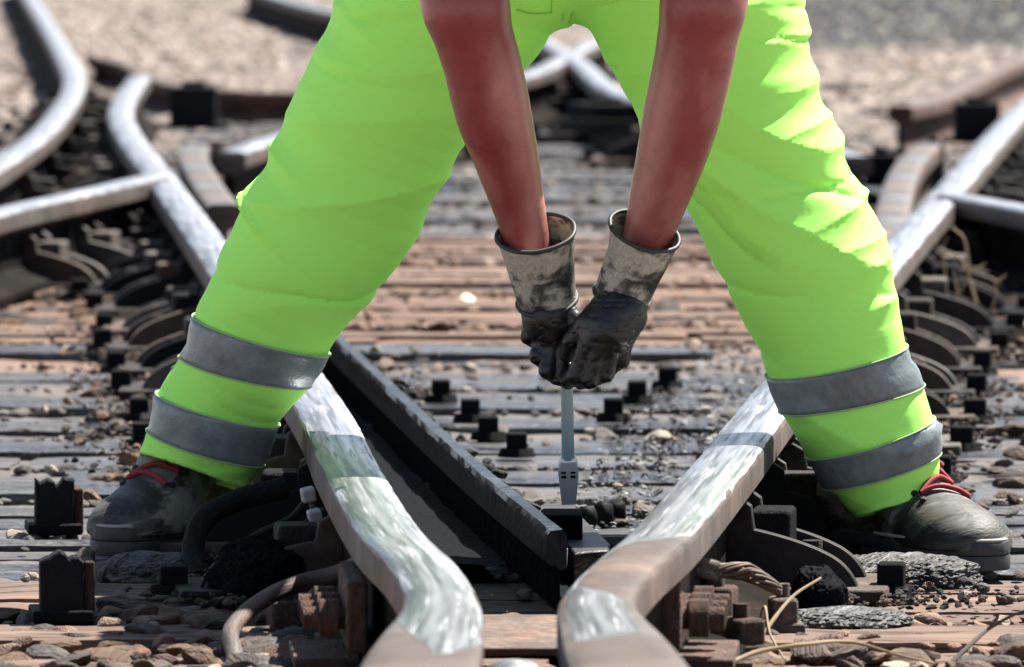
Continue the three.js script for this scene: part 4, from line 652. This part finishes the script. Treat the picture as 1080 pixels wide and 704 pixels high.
block(300, 652, 8.6, 0.036, 0.04, 0.05, M.rust, 'rusty square block beside the bend of the brown pipe', 0.2);
block(345, 690, 8.3, 0.06, 0.014, 0.08, M.rustPale, 'flat rusty clip low beside the left rail');
block(735, 672, 8.3, 0.05, 0.05, 0.05, M.rust, 'rusty square block low beside the right rail', 0.3);
block(752, 640, 8.45, 0.05, 0.045, 0.05, M.rust, 'rusty square block below the bundle of wires', -0.2);
block(782, 668, 8.3, 0.034, 0.034, 0.05, M.rust, 'small rusty block between wires and twigs', 0.5);
block(826, 646, 8.55, 0.03, 0.034, 0.04, M.rustPale, 'small pale rusty clip under the end of the wires', 0.1);
block(204, 112, 21.5, 0.13, 0.11, 0.14, M.black, 'black block in the blurred background behind the left rail');
block(122, 255, 16.2, 0.09, 0.10, 0.12, M.black, 'black block under the short left rail');
block(40, 262, 15.6, 0.14, 0.10, 0.12, M.black, 'black block under the left edge end of the short rail');
block(228, 168, 19.0, 0.07, 0.06, 0.08, M.rust, 'brown block held in the turned end of the left check rail');
block(929, 178, 18.6, 0.075, 0.07, 0.08, M.black, 'dark block beside the right check rail');
block(985, 176, 18.9, 0.05, 0.12, 0.06, M.plate, 'grey iron post behind the right check rail');
block(1030, 128, 20.5, 0.12, 0.10, 0.12, M.black, 'black block beyond the bright right rail');
block(640, 118, 21.5, 0.16, 0.05, 0.2, M.black, 'black block below the far rail cross', 0.4);
for (const [x, y, Z, w] of [[345, 522, 9.02, 'upper'], [352, 545, 8.98, 'lower']]) { const t = solo('square_nut', rbox(0.017, 0.017, 0.014, 0.003), M.pale, `small pale square nut beneath the left rail head, the ${w} one`, 'nut'); t.position.copy(D(x - 20, y, Z)); t.rotation.set(0.2, 0.3, 0.15); }
// twigs and dry stalks
solo('twig', taper([G(765, 702, 0.02), G(800, 688, 0.03), G(850, 680, 0.035), G(900, 678, 0.03), G(950, 692, 0.02), G(985, 700, 0.012)], 0.0030, 0.0012, 40), M.straw, 'long pale twig lying along the bottom edge at right', 'twig');
solo('twig', mergeGeometries([taper([D(992, 712, 8.2), D(1020, 684, 8.25), D(1046, 662, 8.3), D(1072, 648, 8.3), D(1092, 642, 8.3)], 0.0036, 0.0015, 30), taper([D(1042, 664, 8.29), D(1050, 655, 8.28), D(1052, 648, 8.27)], 0.0018, 0.0007, 10)]), M.twigDark, 'dark thin twig rising in the lower right corner', 'twig');
solo('twig', taper([D(798, 682, 8.35), D(815, 655, 8.38), D(838, 628, 8.42), D(866, 610, 8.45)], 0.0026, 0.0014, 24), M.straw, 'thin pale stalk leaning up beside the black hump', 'twig');
solo('twig', taper([D(800, 662, 8.4), D(806, 640, 8.4), D(812, 668, 8.36), D(830, 700, 8.3)], 0.002, 0.0012, 20), M.straw, 'short bent straw near the end of the wires', 'twig');
{
  const r = rng(91); const L = ['tallest dry stalk beside the ribs right of the striped leg', 'bent dry stalk near the worn rail end at right', 'reddish dry stalk behind the right ribs', 'short leaning stalk among stones right of the ribs', 'thin grass stalk under the worn rail end', 'broken stalk close to the right edge stones'];
  [[996, 345, 995, 250, 1000], [1030, 320, 1012, 262, 990], [1008, 352, 1006, 270, 1012], [1012, 310, 1024, 278, 1040], [1022, 290, 1016, 240, 1004], [1046, 330, 1050, 290, 1062]].forEach(([x0, y0, x1, y1, x2], i) => { const Z = 14.2 - i * 0.1; solo('dry_stalk', taper([D(x0, y0, Z), D((x0 + x1) / 2 + 3 * r(), (y0 + y1) / 2, Z), D(x1, y1 + 10, Z), D(x2, y1, Z)], 0.0036, 0.0014, 20), i === 2 ? M.twig : M.straw, L[i], 'stalk'); });
  // dead roots on the oily timber
  const rootsG = []; for (let i = 0; i < 16; i++) { const x = 400 + r() * 70, y = 375 + r() * 45; rootsG.push(taper([G(x, y, 0.006), G(x + 10 * (r() - 0.3), y + 8 * (r() - 0.5), 0.02), G(x + 26 * (r() - 0.3), y + 14 * (r() - 0.4), 0.014), G(x + 34 * (r() - 0.3), y + 24 * (r() - 0.3), 0.004)], 0.0022, 0.0012, 14, 5)); }
  tag(part('dead_roots', mergeGeometries(rootsG), M.twigDark, scene), 'tangle of thin black roots on oily timber beyond the guard rail', 'roots', null, 'stuff');
  const rg = []; for (let i = 0; i < 60; i++) { const y = 395 + r() * 110, x = 680 + r() * 75 - (y - 395) * 0.55, a = (r() - 0.5) * 20; rg.push(taper([G(x, y, 0.004), G(x + a * 0.4, y - 5 * r(), 0.012), G(x + a, y + 4 * (r() - 0.5), 0.004)], 0.002, 0.001, 8, 5)); }
  tag(part('oily_scraps', mergeGeometries(rg), M.twigDark, scene), 'black oily scraps strewn on timber left of the right rail', 'scraps', null, 'stuff');
}
renderer.render(scene, camera);
